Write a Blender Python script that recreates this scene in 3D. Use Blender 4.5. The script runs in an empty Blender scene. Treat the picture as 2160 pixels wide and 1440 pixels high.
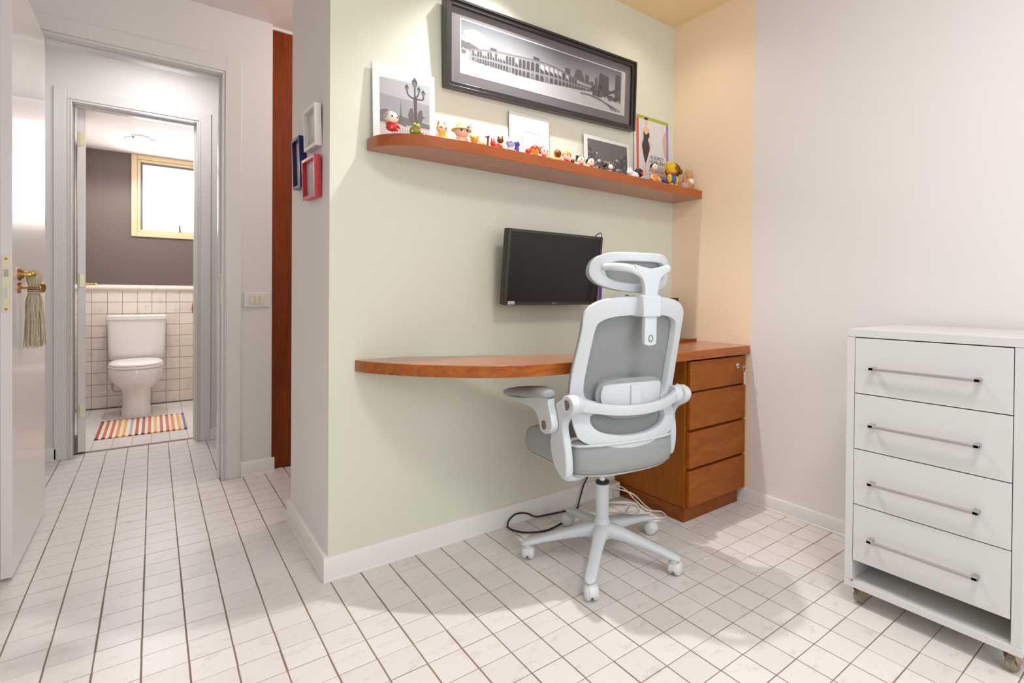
import bpy, bmesh, math, random
from mathutils import Vector, Matrix
random.seed(7)
SC = bpy.context.scene
COL = SC.collection

# ------------------------------------------------------------------ camera
F_PX, CX, CY = 1103.926, 1205.187, 629.924
YAW, PITCH, ROLL = 0.6736748, -0.0081412, 0.0081976
def cam_axes():
    f = Vector((math.sin(YAW)*math.cos(PITCH), math.cos(YAW)*math.cos(PITCH), math.sin(PITCH)))
    r = Vector((math.cos(YAW), -math.sin(YAW), 0)); u = r.cross(f)
    return (math.cos(ROLL)*r + math.sin(ROLL)*u, -math.sin(ROLL)*r + math.cos(ROLL)*u, f)
RX, UX, FX = cam_axes()
CAMP = Vector((0, 0, 1.0))
cd = bpy.data.cameras.new('camera'); cam = bpy.data.objects.new('camera', cd); COL.objects.link(cam)
cd.sensor_width = 36; cd.lens = F_PX/2160*36
cd.shift_x = -(CX-1080)/2160; cd.shift_y = -(720-CY)/2160
cd.clip_start = 0.02
cam.matrix_world = Matrix(((RX.x, UX.x, -FX.x, 0), (RX.y, UX.y, -FX.y, 0), (RX.z, UX.z, -FX.z, 1.0), (0, 0, 0, 1)))
SC.camera = cam
def seen(p):
    d = Vector(p)-CAMP; z = d.dot(FX)
    if z < .05: return None
    return (CX+F_PX*d.dot(RX)/z, CY-F_PX*d.dot(UX)/z)

# ------------------------------------------------------------------ view, sky, lamps
SC.view_settings.view_transform = 'Standard'; SC.view_settings.look = 'None'
SC.view_settings.gamma = 1; SC.view_settings.use_curve_mapping = False
SC.view_settings.exposure = -0.57
w = bpy.data.worlds.new('sky'); SC.world = w; w.use_nodes = True
w.node_tree.nodes['Background'].inputs[0].default_value = (0.86, 0.93, 1.0, 1)
w.node_tree.nodes['Background'].inputs[1].default_value = 1.6

def lamp(name, kind, loc, power, color, **kw):
    d = bpy.data.lights.new(name, kind); d.energy = power; d.color = color
    for k, v in kw.items(): setattr(d, k, v)
    o = bpy.data.objects.new(name, d); COL.objects.link(o); o.location = loc
    return o
# recessed ceiling spot above the desk
spot = lamp('ceiling_spot_light', 'SPOT', (1.10, 1.67, 2.46), 146, (1.0, 0.965, 0.93), spot_size=math.radians(104), spot_blend=1.0, shadow_soft_size=.022)
spot2 = lamp('ceiling_spot_light', 'SPOT', (1.90, 1.67, 2.46), 9, (1.0, 0.88, 0.72), spot_size=math.radians(140), spot_blend=1.0, shadow_soft_size=.05)
# soft fill light added behind the camera, just inside the added window
rear_fill = lamp('rear_fill_light', 'AREA', (0.9, -1.50, 1.45), 33, (0.90, 0.96, 1.0), shape='RECTANGLE', size=2.2, size_y=1.5)
rear_fill.rotation_euler = (math.radians(-90), 0, math.pi)
# soft fill disc added under the ceiling, out of the frame
room = lamp('room_fill_light', 'AREA', (0.9, 0.0, 2.44), 27, (1.0, 0.975, 0.95), shape='DISK', size=.5)
hall = lamp('hall_light', 'POINT', (1.35, 2.80, 2.32), 22, (1.0, 0.91, 0.86), shadow_soft_size=.05)
vest = lamp('lobby_light', 'AREA', (0.05, 3.83, 2.46), 8.5, (0.99, 0.98, 0.98), shape='DISK', size=.3)
bath = lamp('bathroom_light', 'SPOT', (-0.08, 5.24, 2.09), 40, (1.0, 0.96, 0.93), spot_size=math.radians(168), spot_blend=.4, shadow_soft_size=.035)
bwin = lamp('bathroom_daylight', 'AREA', (0.2, 5.88, 1.82), 15, (0.84, 0.90, 1.0), shape='RECTANGLE', size=.6, size_y=.5)
bwin.rotation_euler = (math.radians(-90), 0, 0)

# ------------------------------------------------------------------ materials
def lin(c):
    c = c/255.0
    return c/12.92 if c <= .04045 else ((c+.055)/1.055)**2.4
def rgb(r, g, b): return (lin(r), lin(g), lin(b), 1)
MATS = {}
def mat(name, col, rough=.5, metal=0, coat=0, bump=0, bscale=60, var=0, vscale=4, spec=None, emit=None, alpha=None):
    if name in MATS: return MATS[name]
    m = bpy.data.materials.new(name); m.use_nodes = True; nt = m.node_tree; b = nt.nodes['Principled BSDF']
    c = rgb(*col)
    b.inputs['Base Color'].default_value = c; b.inputs['Roughness'].default_value = rough
    b.inputs['Metallic'].default_value = metal; b.inputs['Coat Weight'].default_value = coat
    b.inputs['Coat Roughness'].default_value = .08
    if spec is not None: b.inputs['Specular IOR Level'].default_value = spec
    tc = nt.nodes.new('ShaderNodeTexCoord')
    if var:
        n = nt.nodes.new('ShaderNodeTexNoise'); n.inputs['Scale'].default_value = vscale; n.inputs['Detail'].default_value = 4
        nt.links.new(tc.outputs['Object'], n.inputs['Vector'])
        mx = nt.nodes.new('ShaderNodeMix'); mx.data_type = 'RGBA'
        mx.inputs['A'].default_value = tuple(min(1, x*(1+var)) for x in c[:3])+(1,)
        mx.inputs['B'].default_value = tuple(x*(1-var) for x in c[:3])+(1,)
        nt.links.new(n.outputs['Fac'], mx.inputs['Factor']); nt.links.new(mx.outputs['Result'], b.inputs['Base Color'])
    if bump:
        n = nt.nodes.new('ShaderNodeTexNoise'); n.inputs['Scale'].default_value = bscale; n.inputs['Detail'].default_value = 3
        nt.links.new(tc.outputs['Object'], n.inputs['Vector'])
        bp = nt.nodes.new('ShaderNodeBump'); bp.inputs['Strength'].default_value = bump; bp.inputs['Distance'].default_value = .002
        nt.links.new(n.outputs['Fac'], bp.inputs['Height']); nt.links.new(bp.outputs['Normal'], b.inputs['Normal'])
    if emit:
        b.inputs['Emission Color'].default_value = rgb(*emit[0]); b.inputs['Emission Strength'].default_value = emit[1]
    MATS[name] = m
    return m

def wood(name, dark, light, rough, stretch, coat=0.0, scale=1.0):
    """grain runs along the axis with the small stretch factor"""
    m = bpy.data.materials.new(name); m.use_nodes = True; nt = m.node_tree; b = nt.nodes['Principled BSDF']
    tc = nt.nodes.new('ShaderNodeTexCoord'); mp = nt.nodes.new('ShaderNodeMapping')
    mp.inputs['Scale'].default_value = stretch
    nt.links.new(tc.outputs['Object'], mp.inputs['Vector'])
    n1 = nt.nodes.new('ShaderNodeTexNoise'); n1.inputs['Scale'].default_value = 2.2*scale; n1.inputs['Detail'].default_value = 6
    n1.inputs['Distortion'].default_value = 1.4
    n2 = nt.nodes.new('ShaderNodeTexNoise'); n2.inputs['Scale'].default_value = 9*scale; n2.inputs['Detail'].default_value = 8
    nt.links.new(mp.outputs[0], n1.inputs['Vector']); nt.links.new(mp.outputs[0], n2.inputs['Vector'])
    ad = nt.nodes.new('ShaderNodeMath'); ad.operation = 'MULTIPLY_ADD'; ad.inputs[1].default_value = .45
    nt.links.new(n2.outputs['Fac'], ad.inputs[0])
    m2 = nt.nodes.new('ShaderNodeMath'); m2.operation = 'MULTIPLY'; m2.inputs[1].default_value = .6
    nt.links.new(n1.outputs['Fac'], m2.inputs[0]); nt.links.new(m2.outputs[0], ad.inputs[2])
    cr = nt.nodes.new('ShaderNodeValToRGB')
    cr.color_ramp.elements[0].position = .34; cr.color_ramp.elements[0].color = rgb(*dark)
    cr.color_ramp.elements[1].position = .72; cr.color_ramp.elements[1].color = rgb(*light)
    nt.links.new(ad.outputs[0], cr.inputs[0]); nt.links.new(cr.outputs[0], b.inputs['Base Color'])
    b.inputs['Roughness'].default_value = rough; b.inputs['Coat Weight'].default_value = coat; b.inputs['Coat Roughness'].default_value = .06; b.inputs['Specular IOR Level'].default_value = .3
    MATS[name] = m
    return m

def tile_mat(name, base, spot_col, rough):
    m = bpy.data.materials.new(name); m.use_nodes = True; nt = m.node_tree; b = nt.nodes['Principled BSDF']
    geo = nt.nodes.new('ShaderNodeNewGeometry'); oi = nt.nodes.new('ShaderNodeObjectInfo')
    mp = nt.nodes.new('ShaderNodeMapping'); mp.inputs['Scale'].default_value = (1, 1.8, 1)
    nt.links.new(geo.outputs['Position'], mp.inputs['Vector'])
    n = nt.nodes.new('ShaderNodeTexNoise'); n.inputs['Scale'].default_value = 55; n.inputs['Detail'].default_value = 6; n.inputs['Roughness'].default_value = .7
    n2 = nt.nodes.new('ShaderNodeTexNoise'); n2.inputs['Scale'].default_value = 14; n2.inputs['Detail'].default_value = 2
    nt.links.new(mp.outputs[0], n.inputs['Vector']); nt.links.new(mp.outputs[0], n2.inputs['Vector'])
    mul = nt.nodes.new('ShaderNodeMath'); mul.operation = 'MULTIPLY'
    nt.links.new(n.outputs['Fac'], mul.inputs[0]); nt.links.new(n2.outputs['Fac'], mul.inputs[1])
    cr = nt.nodes.new('ShaderNodeValToRGB')
    cr.color_ramp.elements[0].position = .13; cr.color_ramp.elements[0].color = (.6, .6, .6, 1)
    cr.color_ramp.elements[1].position = .20; cr.color_ramp.elements[1].color = (0, 0, 0, 1)
    nt.links.new(mul.outputs[0], cr.inputs[0])
    mx = nt.nodes.new('ShaderNodeMix'); mx.data_type = 'RGBA'
    mx.inputs['A'].default_value = rgb(*base); mx.inputs['B'].default_value = rgb(*spot_col)
    nt.links.new(cr.outputs[0], mx.inputs['Factor'])
    hv = nt.nodes.new('ShaderNodeHueSaturation')
    mr = nt.nodes.new('ShaderNodeMapRange'); mr.inputs['To Min'].default_value = .955; mr.inputs['To Max'].default_value = 1.035
    nt.links.new(oi.outputs['Random'], mr.inputs['Value']); nt.links.new(mr.outputs[0], hv.inputs['Value'])
    nt.links.new(mx.outputs['Result'], hv.inputs['Color']); nt.links.new(hv.outputs[0], b.inputs['Base Color'])
    b.inputs['Roughness'].default_value = rough
    bp = nt.nodes.new('ShaderNodeBump'); bp.inputs['Strength'].default_value = .12; bp.inputs['Distance'].default_value = .001
    nt.links.new(n.outputs['Fac'], bp.inputs['Height']); nt.links.new(bp.outputs['Normal'], b.inputs['Normal'])
    MATS[name] = m
    return m

def glass_mat(name, tint, gloss, rough=.02):
    m = bpy.data.materials.new(name); m.use_nodes = True; nt = m.node_tree
    for n in list(nt.nodes): nt.nodes.remove(n)
    out = nt.nodes.new('ShaderNodeOutputMaterial'); mx = nt.nodes.new('ShaderNodeMixShader'); mx.inputs[0].default_value = gloss
    t = nt.nodes.new('ShaderNodeBsdfTransparent'); t.inputs[0].default_value = tint
    g = nt.nodes.new('ShaderNodeBsdfGlossy'); g.inputs['Roughness'].default_value = rough
    nt.links.new(t.outputs[0], mx.inputs[1]); nt.links.new(g.outputs[0], mx.inputs[2]); nt.links.new(mx.outputs[0], out.inputs[0])
    MATS[name] = m
    return m

GREEN = mat('green_paint', (221, 222, 204), .62, bump=.05, bscale=180)
PEACH = mat('peach_paint', (252, 230, 200), .62, bump=.05, bscale=180)
NICHECEIL = mat('niche_ceiling_paint', (246, 220, 176), .65)
WHITEW = mat('white_wall_paint', (237, 233, 231), .6, bump=.05, bscale=180)
CEIL = mat('ceiling_paint', (232, 222, 216), .7)
HALLW = mat('hall_wall_paint', (228, 225, 222), .5)
TRIM = mat('white_trim_gloss', (228, 226, 222), .28)
DOORM = mat('white_lacquer_door', (232, 227, 225), .30, coat=.2)
TAUPE = mat('taupe_paint', (110, 98, 93), .6, bump=.08, bscale=120)
GROUT = mat('brown_grout', (140, 118, 104), .85, var=.15, vscale=9)
GROUTW = mat('wall_grout', (176, 158, 146), .85)
BASEB = mat('white_baseboard', (236, 234, 230), .35)
WOODTOP = wood('varnished_wood_top', (136, 60, 2), (190, 102, 16), .22, (1.2, 9, 9), coat=.6)
WOODCAB = wood('cabinet_wood', (138, 74, 4), (166, 92, 12), .38, (2.5, 9, 1.2), coat=.05, scale=1.3)
WOODFRONT = wood('drawer_front_wood', (140, 72, 6), (172, 94, 14), .38, (1.5, 9, 7), coat=.05, scale=1.2)
WOODDARK = wood('plinth_wood', (118, 56, 4), (154, 80, 14), .35, (1.5, 9, 9), coat=.1)
WOODRED = wood('reddish_door_wood', (104, 40, 0), (138, 60, 2), .35, (9, 9, 1.0), coat=.1)
WOODSHELF = wood('shelf_wood', (160, 80, 34), (180, 96, 44), .25, (1.2, 9, 9), coat=.5)
TILE = tile_mat('cream_floor_tile', (227, 222, 218), (206, 197, 188), .36)
WTILE = tile_mat('white_wall_tile', (236, 226, 216), (214, 202, 190), .22)
PORC = mat('white_porcelain', (240, 236, 232), .12, coat=.4)
SEATP = mat('white_seat_plastic', (246, 243, 240), .2)
CHW = mat('white_chair_plastic', (214, 220, 224), .38)
CHW2 = mat('white_caster_plastic', (222, 224, 225), .32)
MESHG = mat('grey_mesh_fabric', (150, 155, 154), .8, bump=.5, bscale=900)
FABG = mat('grey_seat_fabric', (160, 164, 164), .85, bump=.4, bscale=700, var=.04, vscale=30)
GREYCAP = mat('grey_cap', (110, 104, 100), .5)
CHROME = mat('chrome', (205, 205, 205), .16, metal=1)
STEEL = mat('brushed_handle_metal', (176, 172, 170), .45, metal=.6)
BRASS = mat('polished_brass', (214, 178, 96), .2, metal=1)
PALEBRASS = mat('pale_brass_plate', (224, 216, 182), .35, metal=.5)
COPPER = mat('aged_brass', (178, 130, 70), .3, metal=1)
BLACKP = mat('black_plastic', (28, 27, 26), .35)
BEZEL = mat('dark_grey_bezel', (62, 58, 54), .4)
SCREEN = mat('matt_black_screen', (26, 21, 20), .38)
BLACKF = mat('black_frame_lacquer', (40, 38, 38), .3, coat=.3)
MATG = mat('grey_passepartout', (104, 98, 102), .55)
PAPER = mat('white_paper', (222, 222, 222), .55)
LAM = mat('white_laminate', (216, 216, 215), .32)
LAMEDGE = mat('laminate_edge', (226, 214, 196), .5)
DARKGAP = mat('dark_gap', (84, 66, 48), .9)
TASSEL = mat('beige_cord', (204, 192, 166), .75, var=.2, vscale=60)
WINFR = mat('beige_window_frame', (226, 202, 160), .3, coat=.3)
GLAZ = glass_mat('glazing', (1, 1, 1, 1), .05)
GLAZW = glass_mat('window_glass', (1, 1, 1, 1), .06)
CLEARP = mat('clear_yellowish_plastic', (186, 172, 146), .12)
MATS['clear_yellowish_plastic'].node_tree.nodes['Principled BSDF'].inputs['Transmission Weight'].default_value = .6

# ------------------------------------------------------------------ mesh helpers
def link(name, bm, m, parent=None, smooth=None, bevel=0, seg=2, mats=None):
    bmesh.ops.recalc_face_normals(bm, faces=bm.faces)
    me = bpy.data.meshes.new(name); bm.to_mesh(me); bm.free()
    for k in (mats or [m]): me.materials.append(k)
    o = bpy.data.objects.new(name, me); COL.objects.link(o)
    if parent is not None: o.parent = parent
    if smooth is not None:
        for p in me.polygons: p.use_smooth = True
        try: me.set_sharp_from_angle(angle=math.radians(smooth))
        except Exception: pass
    if bevel:
        b = o.modifiers.new('bevel', 'BEVEL'); b.width = bevel; b.segments = seg; b.limit_method = 'ANGLE'; b.angle_limit = math.radians(40)
        for p in me.polygons: p.use_smooth = True
        try: me.set_sharp_from_angle(angle=math.radians(smooth or 40))
        except Exception: pass
        b.harden_normals = False
    return o
def empty(name, loc=(0, 0, 0), rz=0, **props):
    o = bpy.data.objects.new(name, None); COL.objects.link(o); o.location = loc; o.rotation_euler = (0, 0, rz); o.empty_display_size = .05
    for k, v in props.items(): o[k] = v
    return o
def tag(o, label, cat, group=None):
    o['label'] = label; o['category'] = cat
    if group: o['group'] = group
    return o
def struct(o): o['kind'] = 'structure'; return o
def lab(o, l): o['label'] = l; return o

def box(bm, x0, x1, y0, y1, z0, z1, mi=0, M=None):
    v = [bm.verts.new(p) for p in ((x0, y0, z0), (x1, y0, z0), (x1, y1, z0), (x0, y1, z0), (x0, y0, z1), (x1, y0, z1), (x1, y1, z1), (x0, y1, z1))]
    if M is not None:
        for q in v: q.co = M @ q.co
    for f in ((0, 3, 2, 1), (4, 5, 6, 7), (0, 1, 5, 4), (1, 2, 6, 5), (2, 3, 7, 6), (3, 0, 4, 7)):
        fc = bm.faces.new([v[i] for i in f]); fc.material_index = mi
    return v
def bx(name, x0, x1, y0, y1, z0, z1, m, parent=None, bevel=0, M=None, seg=2):
    bm = bmesh.new(); box(bm, x0, x1, y0, y1, z0, z1, M=M)
    return link(name, bm, m, parent, bevel=bevel, seg=seg)
def prism(bm, pts, fn0, fn1, mi=0):
    a = [bm.verts.new(fn0(*p)) for p in pts]; b = [bm.verts.new(fn1(*p)) for p in pts]
    n = len(pts)
    f = bm.faces.new(a[::-1]); f.material_index = mi
    f = bm.faces.new(b); f.material_index = mi
    for i in range(n):
        f = bm.faces.new((a[i], a[(i+1) % n], b[(i+1) % n], b[i])); f.material_index = mi
def catmull(pts, n=5, closed=True):
    out = []; N = len(pts)
    rng = range(N) if closed else range(N-1)
    for i in rng:
        if closed: p0, p1, p2, p3 = pts[(i-1) % N], pts[i], pts[(i+1) % N], pts[(i+2) % N]
        else: p0, p1, p2, p3 = pts[max(i-1, 0)], pts[i], pts[i+1], pts[min(i+2, N-1)]
        for k in range(n):
            t = k/n
            out.append(tuple(.5*((2*b)+(-a+c)*t+(2*a-5*b+4*c-d)*t*t+(-a+3*b-3*c+d)*t**3) for a, b, c, d in zip(p0, p1, p2, p3)))
    if not closed: out.append(tuple(pts[-1]))
    return out
def tube(bm, pts, r, seg=8, cap=True, squash=None, mi=0):
    """sweep a circle of radius r (number or list) along pts; squash=(axis vector, factor) flattens it"""
    P = [Vector(p) for p in pts]; n = len(P)
    R = r if isinstance(r, (list, tuple)) else [r]*n
    t0 = (P[1]-P[0]).normalized()
    up = Vector((0, 0, 1)) if abs(t0.z) < .9 else Vector((1, 0, 0))
    rings = []; u = None
    for i in range(n):
        t = (P[min(i+1, n-1)]-P[max(i-1, 0)]).normalized()
        if u is None: u = t.cross(up).normalized()
        else:
            u = (u-t*u.dot(t)).normalized()
        v = t.cross(u)
        ring = []
        for k in range(seg):
            a = 2*math.pi*k/seg; off = (u*math.cos(a)+v*math.sin(a))*R[i]
            if squash is not None:
                ax, fc = squash; ax = Vector(ax); off = off-ax*off.dot(ax)*(1-fc)
            ring.append(bm.verts.new(P[i]+off))
        rings.append(ring)
    for i in range(n-1):
        for k in range(seg):
            f = bm.faces.new((rings[i][k], rings[i][(k+1) % seg], rings[i+1][(k+1) % seg], rings[i+1][k])); f.material_index = mi
    if cap:
        f = bm.faces.new(rings[0][::-1]); f.material_index = mi
        f = bm.faces.new(rings[-1]); f.material_index = mi
def lathe(bm, prof, c=(0, 0, 0), seg=24, sx=1, sy=1, M=None, mi=0):
    rings = []
    for r, z in prof:
        ring = []
        for k in range(seg):
            a = 2*math.pi*k/seg
            p = Vector((c[0]+r*sx*math.cos(a), c[1]+r*sy*math.sin(a), c[2]+z))
            if M is not None: p = M @ p
            ring.append(bm.verts.new(p))
        rings.append(ring)
    for i in range(len(rings)-1):
        for k in range(seg):
            f = bm.faces.new((rings[i][k], rings[i][(k+1) % seg], rings[i+1][(k+1) % seg], rings[i+1][k])); f.material_index = mi
    f = bm.faces.new(rings[0][::-1]); f.material_index = mi
    f = bm.faces.new(rings[-1]); f.material_index = mi
def ball(bm, c, rx, ry, rz, seg=14, rings=9, mi=0):
    prof = []
    for i in range(rings+1):
        a = -math.pi/2+math.pi*i/rings
        prof.append((max(math.cos(a), .03), math.sin(a)*rz))
    lathe(bm, prof, c, seg, rx, ry, mi=mi)
def cyl(bm, p0, p1, r, seg=16, mi=0):
    tube(bm, [p0, p1], r, seg, mi=mi)
def plate_holes(bm, outer, holes, fn):
    """triangulated sheet with holes; fn(u,v) -> 3D point"""
    edges = []
    for loop in [outer]+holes:
        vs = [bm.verts.new((p[0], p[1], 0)) for p in loop]
        edges += [bm.edges.new((vs[i], vs[(i+1) % len(vs)])) for i in range(len(vs))]
    bmesh.ops.triangle_fill(bm, edges=edges, use_beauty=True)
    for v in bm.verts: v.co = Vector(fn(v.co.x, v.co.y))
def apply_mods(o):
    dg = bpy.context.evaluated_depsgraph_get(); dg.update()
    me = bpy.data.meshes.new_from_object(o.evaluated_get(dg)); o.modifiers.clear(); o.data = me
def text_obj(name, s, size, m, parent, M, ext=.0003, align='LEFT', sx=1.0):
    cu = bpy.data.curves.new(name, 'FONT'); cu.body = s; cu.size = size; cu.extrude = ext; cu.align_x = align
    t = bpy.data.objects.new(name, cu); COL.objects.link(t)
    dg = bpy.context.evaluated_depsgraph_get(); dg.update()
    me = bpy.data.meshes.new_from_object(t.evaluated_get(dg)); bpy.data.objects.remove(t)
    me.materials.clear(); me.materials.append(m)
    for v in me.vertices: v.co.x *= sx
    o = bpy.data.objects.new(name, me); COL.objects.link(o); o.parent = parent; o.matrix_local = M
    return o

# ------------------------------------------------------------------ dimensions of the place
YG = 1.94      # green wall
XR = 2.266     # right wall
XP = .475      # left face of the wall block
ZC = 2.485
XL = -.56      # left wall
YB = -1.60     # wall behind the camera
P_ = .1009053; GX0 = .4798101; GY0 = 1.8413355

# ------------------------------------------------------------------ floor and its tiles
TH = .004
def tile_mesh(name, w, d, m):
    bm = bmesh.new()
    a = .0009
    lo = [(-w/2, -d/2), (w/2, -d/2), (w/2, d/2), (-w/2, d/2)]
    r0 = [bm.verts.new((x, y, -TH)) for x, y in lo]; r1 = [bm.verts.new((x, y, -a)) for x, y in lo]
    r2 = [bm.verts.new((x*(1-2*a/w), y*(1-2*a/d), 0)) for x, y in lo]
    for A, B in ((r0, r1), (r1, r2)):
        for i in range(4): bm.faces.new((A[i], A[(i+1) % 4], B[(i+1) % 4], B[i]))
    bm.faces.new(r2); bm.faces.new(r0[::-1])
    me = bpy.data.meshes.new(name); bmesh.ops.recalc_face_normals(bm, faces=bm.faces); bm.to_mesh(me); bm.free(); me.materials.append(m)
    return me
GAPX, GAPY = .0038, .0030
floor = struct(bx('floor', -.62, 2.45, YB-.1, 4.41, -.06, -.0022, GROUT))
TM = tile_mesh('tile', P_-GAPX, P_-GAPY, TILE)
cells = []
for i in range(-11, 20):
    for j in range(-26, 36):
        cx = GX0+P_*(i+.5); cy = GY0-P_*(j+.5)
        if cx < -.60 or cx > 2.29 or cy > 4.36 or cy < YB: continue
        if cx > XP+.03 and YG+.03 < cy < 2.5: continue
        if cx > .6 and cy > 3.4: continue
        px = seen((cx, cy, 0)); vis = px is not None and -60 < px[0] < 2220 and px[1] < 1500
        cells.append((0 if vis else 1, (Vector((cx, cy, 0))-CAMP).length if px is None or vis else 9+Vector((cx, cy, 0)).length, cx, cy, vis))
cells.sort(key=lambda c: (c[0], c[1]))
rest = bmesh.new(); nt_ = 0
for c in cells:
    dx, dy, dz = random.uniform(-.0005, .0005), random.uniform(-.0005, .0005), random.uniform(-.0004, 0)
    if c[4] and nt_ < 298:
        o = bpy.data.objects.new('tile', TM); COL.objects.link(o); o.parent = floor; o.location = (c[2]+dx, c[3]+dy, dz); nt_ += 1
    else:
        w2, d2 = (P_-GAPX)/2, (P_-GAPY)/2
        v = [rest.verts.new((c[2]+dx+sx*w2, c[3]+dy+sy*d2, z)) for z in (-TH, dz) for sx, sy in ((-1, -1), (1, -1), (1, 1), (-1, 1))]
        rest.faces.new(v[4:8])
        for k in range(4): rest.faces.new((v[k], v[(k+1) % 4], v[4+(k+1) % 4], v[4+k]))
o = link('small_tiles', rest, TILE, floor); o['kind'] = 'stuff'

bfloor = struct(bx('floor_bathroom', -.62, .86, 4.41, 6.05, -.06, -.0022, GROUTW))
BP = .0995
TB = tile_mesh('tile', BP-.003, BP-.003, TILE)
for i in range(-4, 11):
    for j in range(0, 16):
        cx = -.209+BP*(i-.5); cy = 4.415+BP*(j+.5)
        if cx < -.5 or cx > .5 or cy > 5.93: continue
        o = bpy.data.objects.new('tile', TB); COL.objects.link(o); o.parent = bfloor; o.location = (cx, cy, random.uniform(-.0004, 0))

# ------------------------------------------------------------------ walls and ceilings
def wall(name, m, *boxes, mats=None, paint=None):
    bm = bmesh.new()
    for b in boxes: box(bm, *b)
    if paint:
        bm.faces.ensure_lookup_table(); bmesh.ops.recalc_face_normals(bm, faces=bm.faces)
        for f in bm.faces: f.material_index = paint(f)
    return struct(link(name, bm, m, mats=mats or [m]))
wall('wall_front', GREEN, (XP, XR+.12, YG, 2.57, 0, ZC), mats=[GREEN, WHITEW], paint=lambda f: 0 if f.normal.y < -.9 else 1)
wall('wall_right', WHITEW, (XR, XR+.12, 1.438, YG, 0, ZC), (XR, XR+.12, YB, 1.438, 0, ZC), mats=[WHITEW, PEACH],
     paint=lambda f: 1 if (f.normal.x < -.9 and f.calc_center_median().y > 1.44) else 0)
wall('wall_left', WHITEW, (XL-.1, XL, YB, 3.32, 0, ZC))
# wall behind the camera with a window added for the fill light
wall('wall_back', WHITEW, (XL-.1, -.35, YB-.12, YB, 0, ZC), (2.15, XR+.12, YB-.12, YB, 0, ZC), (-.35, 2.15, YB-.12, YB, 0, .7), (-.35, 2.15, YB-.12, YB, 2.2, ZC))
wf = struct(bx('window_1', -.35, 2.15, YB-.07, YB-.065, .7, 2.2, GLAZW))
bm = bmesh.new()
for a in ((-.35, -.29, .7, 2.2), (2.09, 2.15, .7, 2.2), (.87, .93, .7, 2.2), (-.29, .87, .7, .76), (.93, 2.09, .7, .76), (-.29, .87, 2.14, 2.2), (.93, 2.09, 2.14, 2.2)):
    box(bm, a[0], a[1], YB-.09, YB-.04, a[2], a[3])
link('window_frame', bm, TRIM, wf, bevel=.003)
wall('ceiling', CEIL, (XL-.1, XP, YB-.12, 4.28, ZC, ZC+.1), (XP, XR+.12, YB-.12, 1.40, ZC, ZC+.1), (XP, XR+.12, 1.40, 2.57, ZC, ZC+.1), (XP, XR+.12, 2.57, 4.28, ZC, ZC+.1),
     mats=[CEIL, NICHECEIL], paint=lambda f: 1 if (f.normal.z < -.9 and 1.4 < f.calc_center_median().y < 2.57 and f.calc_center_median().x > XP) else 0)
# hall wall with the first doorway
YH = 3.32
wall('wall_hall', HALLW, (XL-.1, -.41, YH, YH+.14, 0, ZC), (.295, .515, YH, YH+.14, 0, ZC), (-.41, .295, YH, YH+.14, 2.165, ZC))
# wall of the lobby with the bathroom doorway
YV = 4.28
wall('wall_lobby', HALLW, (XL-.1, -.385, YV, YV+.13, 0, ZC), (.235, 1.3, YV, YV+.13, 0, ZC), (-.385, .235, YV, YV+.13, 2.13, ZC))
wall('wall_lobby_side', HALLW, (XL-.1, XL, YH+.14, YV, 0, ZC), (1.2, 1.3, YH+.14, YV, 0, ZC), (.515, 1.3, YH+.09, YH+.14, 0, ZC))
wall('wall_corridor', WHITEW, (1.3, XR+.12, YH+.02, YH+.12, 0, ZC), (XR, XR+.12, 2.57, YH+.02, 0, ZC))
# bathroom
YBB = 5.94; ZB = 2.19
wall('wall_bathroom_left', WTILE, (XL-.06, XL+.06, YV+.13, YBB, 0, ZB))
wall('wall_bathroom_right', WTILE, (.75, .85, YV+.13, YBB, 0, ZB))
wbb = wall('wall_bathroom_back', TAUPE, (XL-.06, -.152, YBB, YBB+.12, 1.0, ZB), (-.152, .62, YBB, YBB+.12, 1.0, 1.475), (.62, .85, YBB, YBB+.12, 1.0, ZB), (XL-.06, .85, YBB+.004, YBB+.12, 0, 1.0),
     mats=[TAUPE, GROUTW], paint=lambda f: 1 if f.calc_center_median().z < 1.0 else 0)
wall('ceiling_bathroom', CEIL, (XL-.06, .85, YV+.13, YBB+.12, ZB, ZB+.1))
TW = bmesh.new(); w2 = (.099-.0028)/2
v = []
for y in (.004, -.001, -.002):
    k = 1 if y > -.002 else .985
    v.append([TW.verts.new((sx*w2*k, y, sz*w2*k)) for sx, sz in ((-1, -1), (1, -1), (1, 1), (-1, 1))])
for A, B in ((v[0], v[1]), (v[1], v[2])):
    for i in range(4): TW.faces.new((A[i], A[(i+1) % 4], B[(i+1) % 4], B[i]))
TW.faces.new(v[2])
bmesh.ops.recalc_face_normals(TW, faces=TW.faces)
twm = bpy.data.meshes.new('tile'); TW.to_mesh(twm); TW.free(); twm.materials.append(WTILE)
for i in range(-1, 8):
    for j in range(10):
        cx = -.407+.0989*(i+.5); cz = .903+.0495-.0998*j
        if cz < .03: continue
        o = bpy.data.objects.new('tile', twm); COL.objects.link(o); o.parent = wbb; o.location = (cx, YBB+random.uniform(-.0006, .0004), cz)
# half round cap moulding above the tiles
bm = bmesh.new()
prism(bm, [(0, 0), (-.006, 0), (-.012, .006), (-.024, .012), (-.028, .024), (-.024, .037), (-.012, .043), (-.006, .050), (0, .052)],
      lambda y, z: (XL+.06, YBB+y, 1.0+z), lambda y, z: (.75, YBB+y, 1.0+z))
struct(link('trim_1', bm, WTILE, smooth=50))

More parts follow.
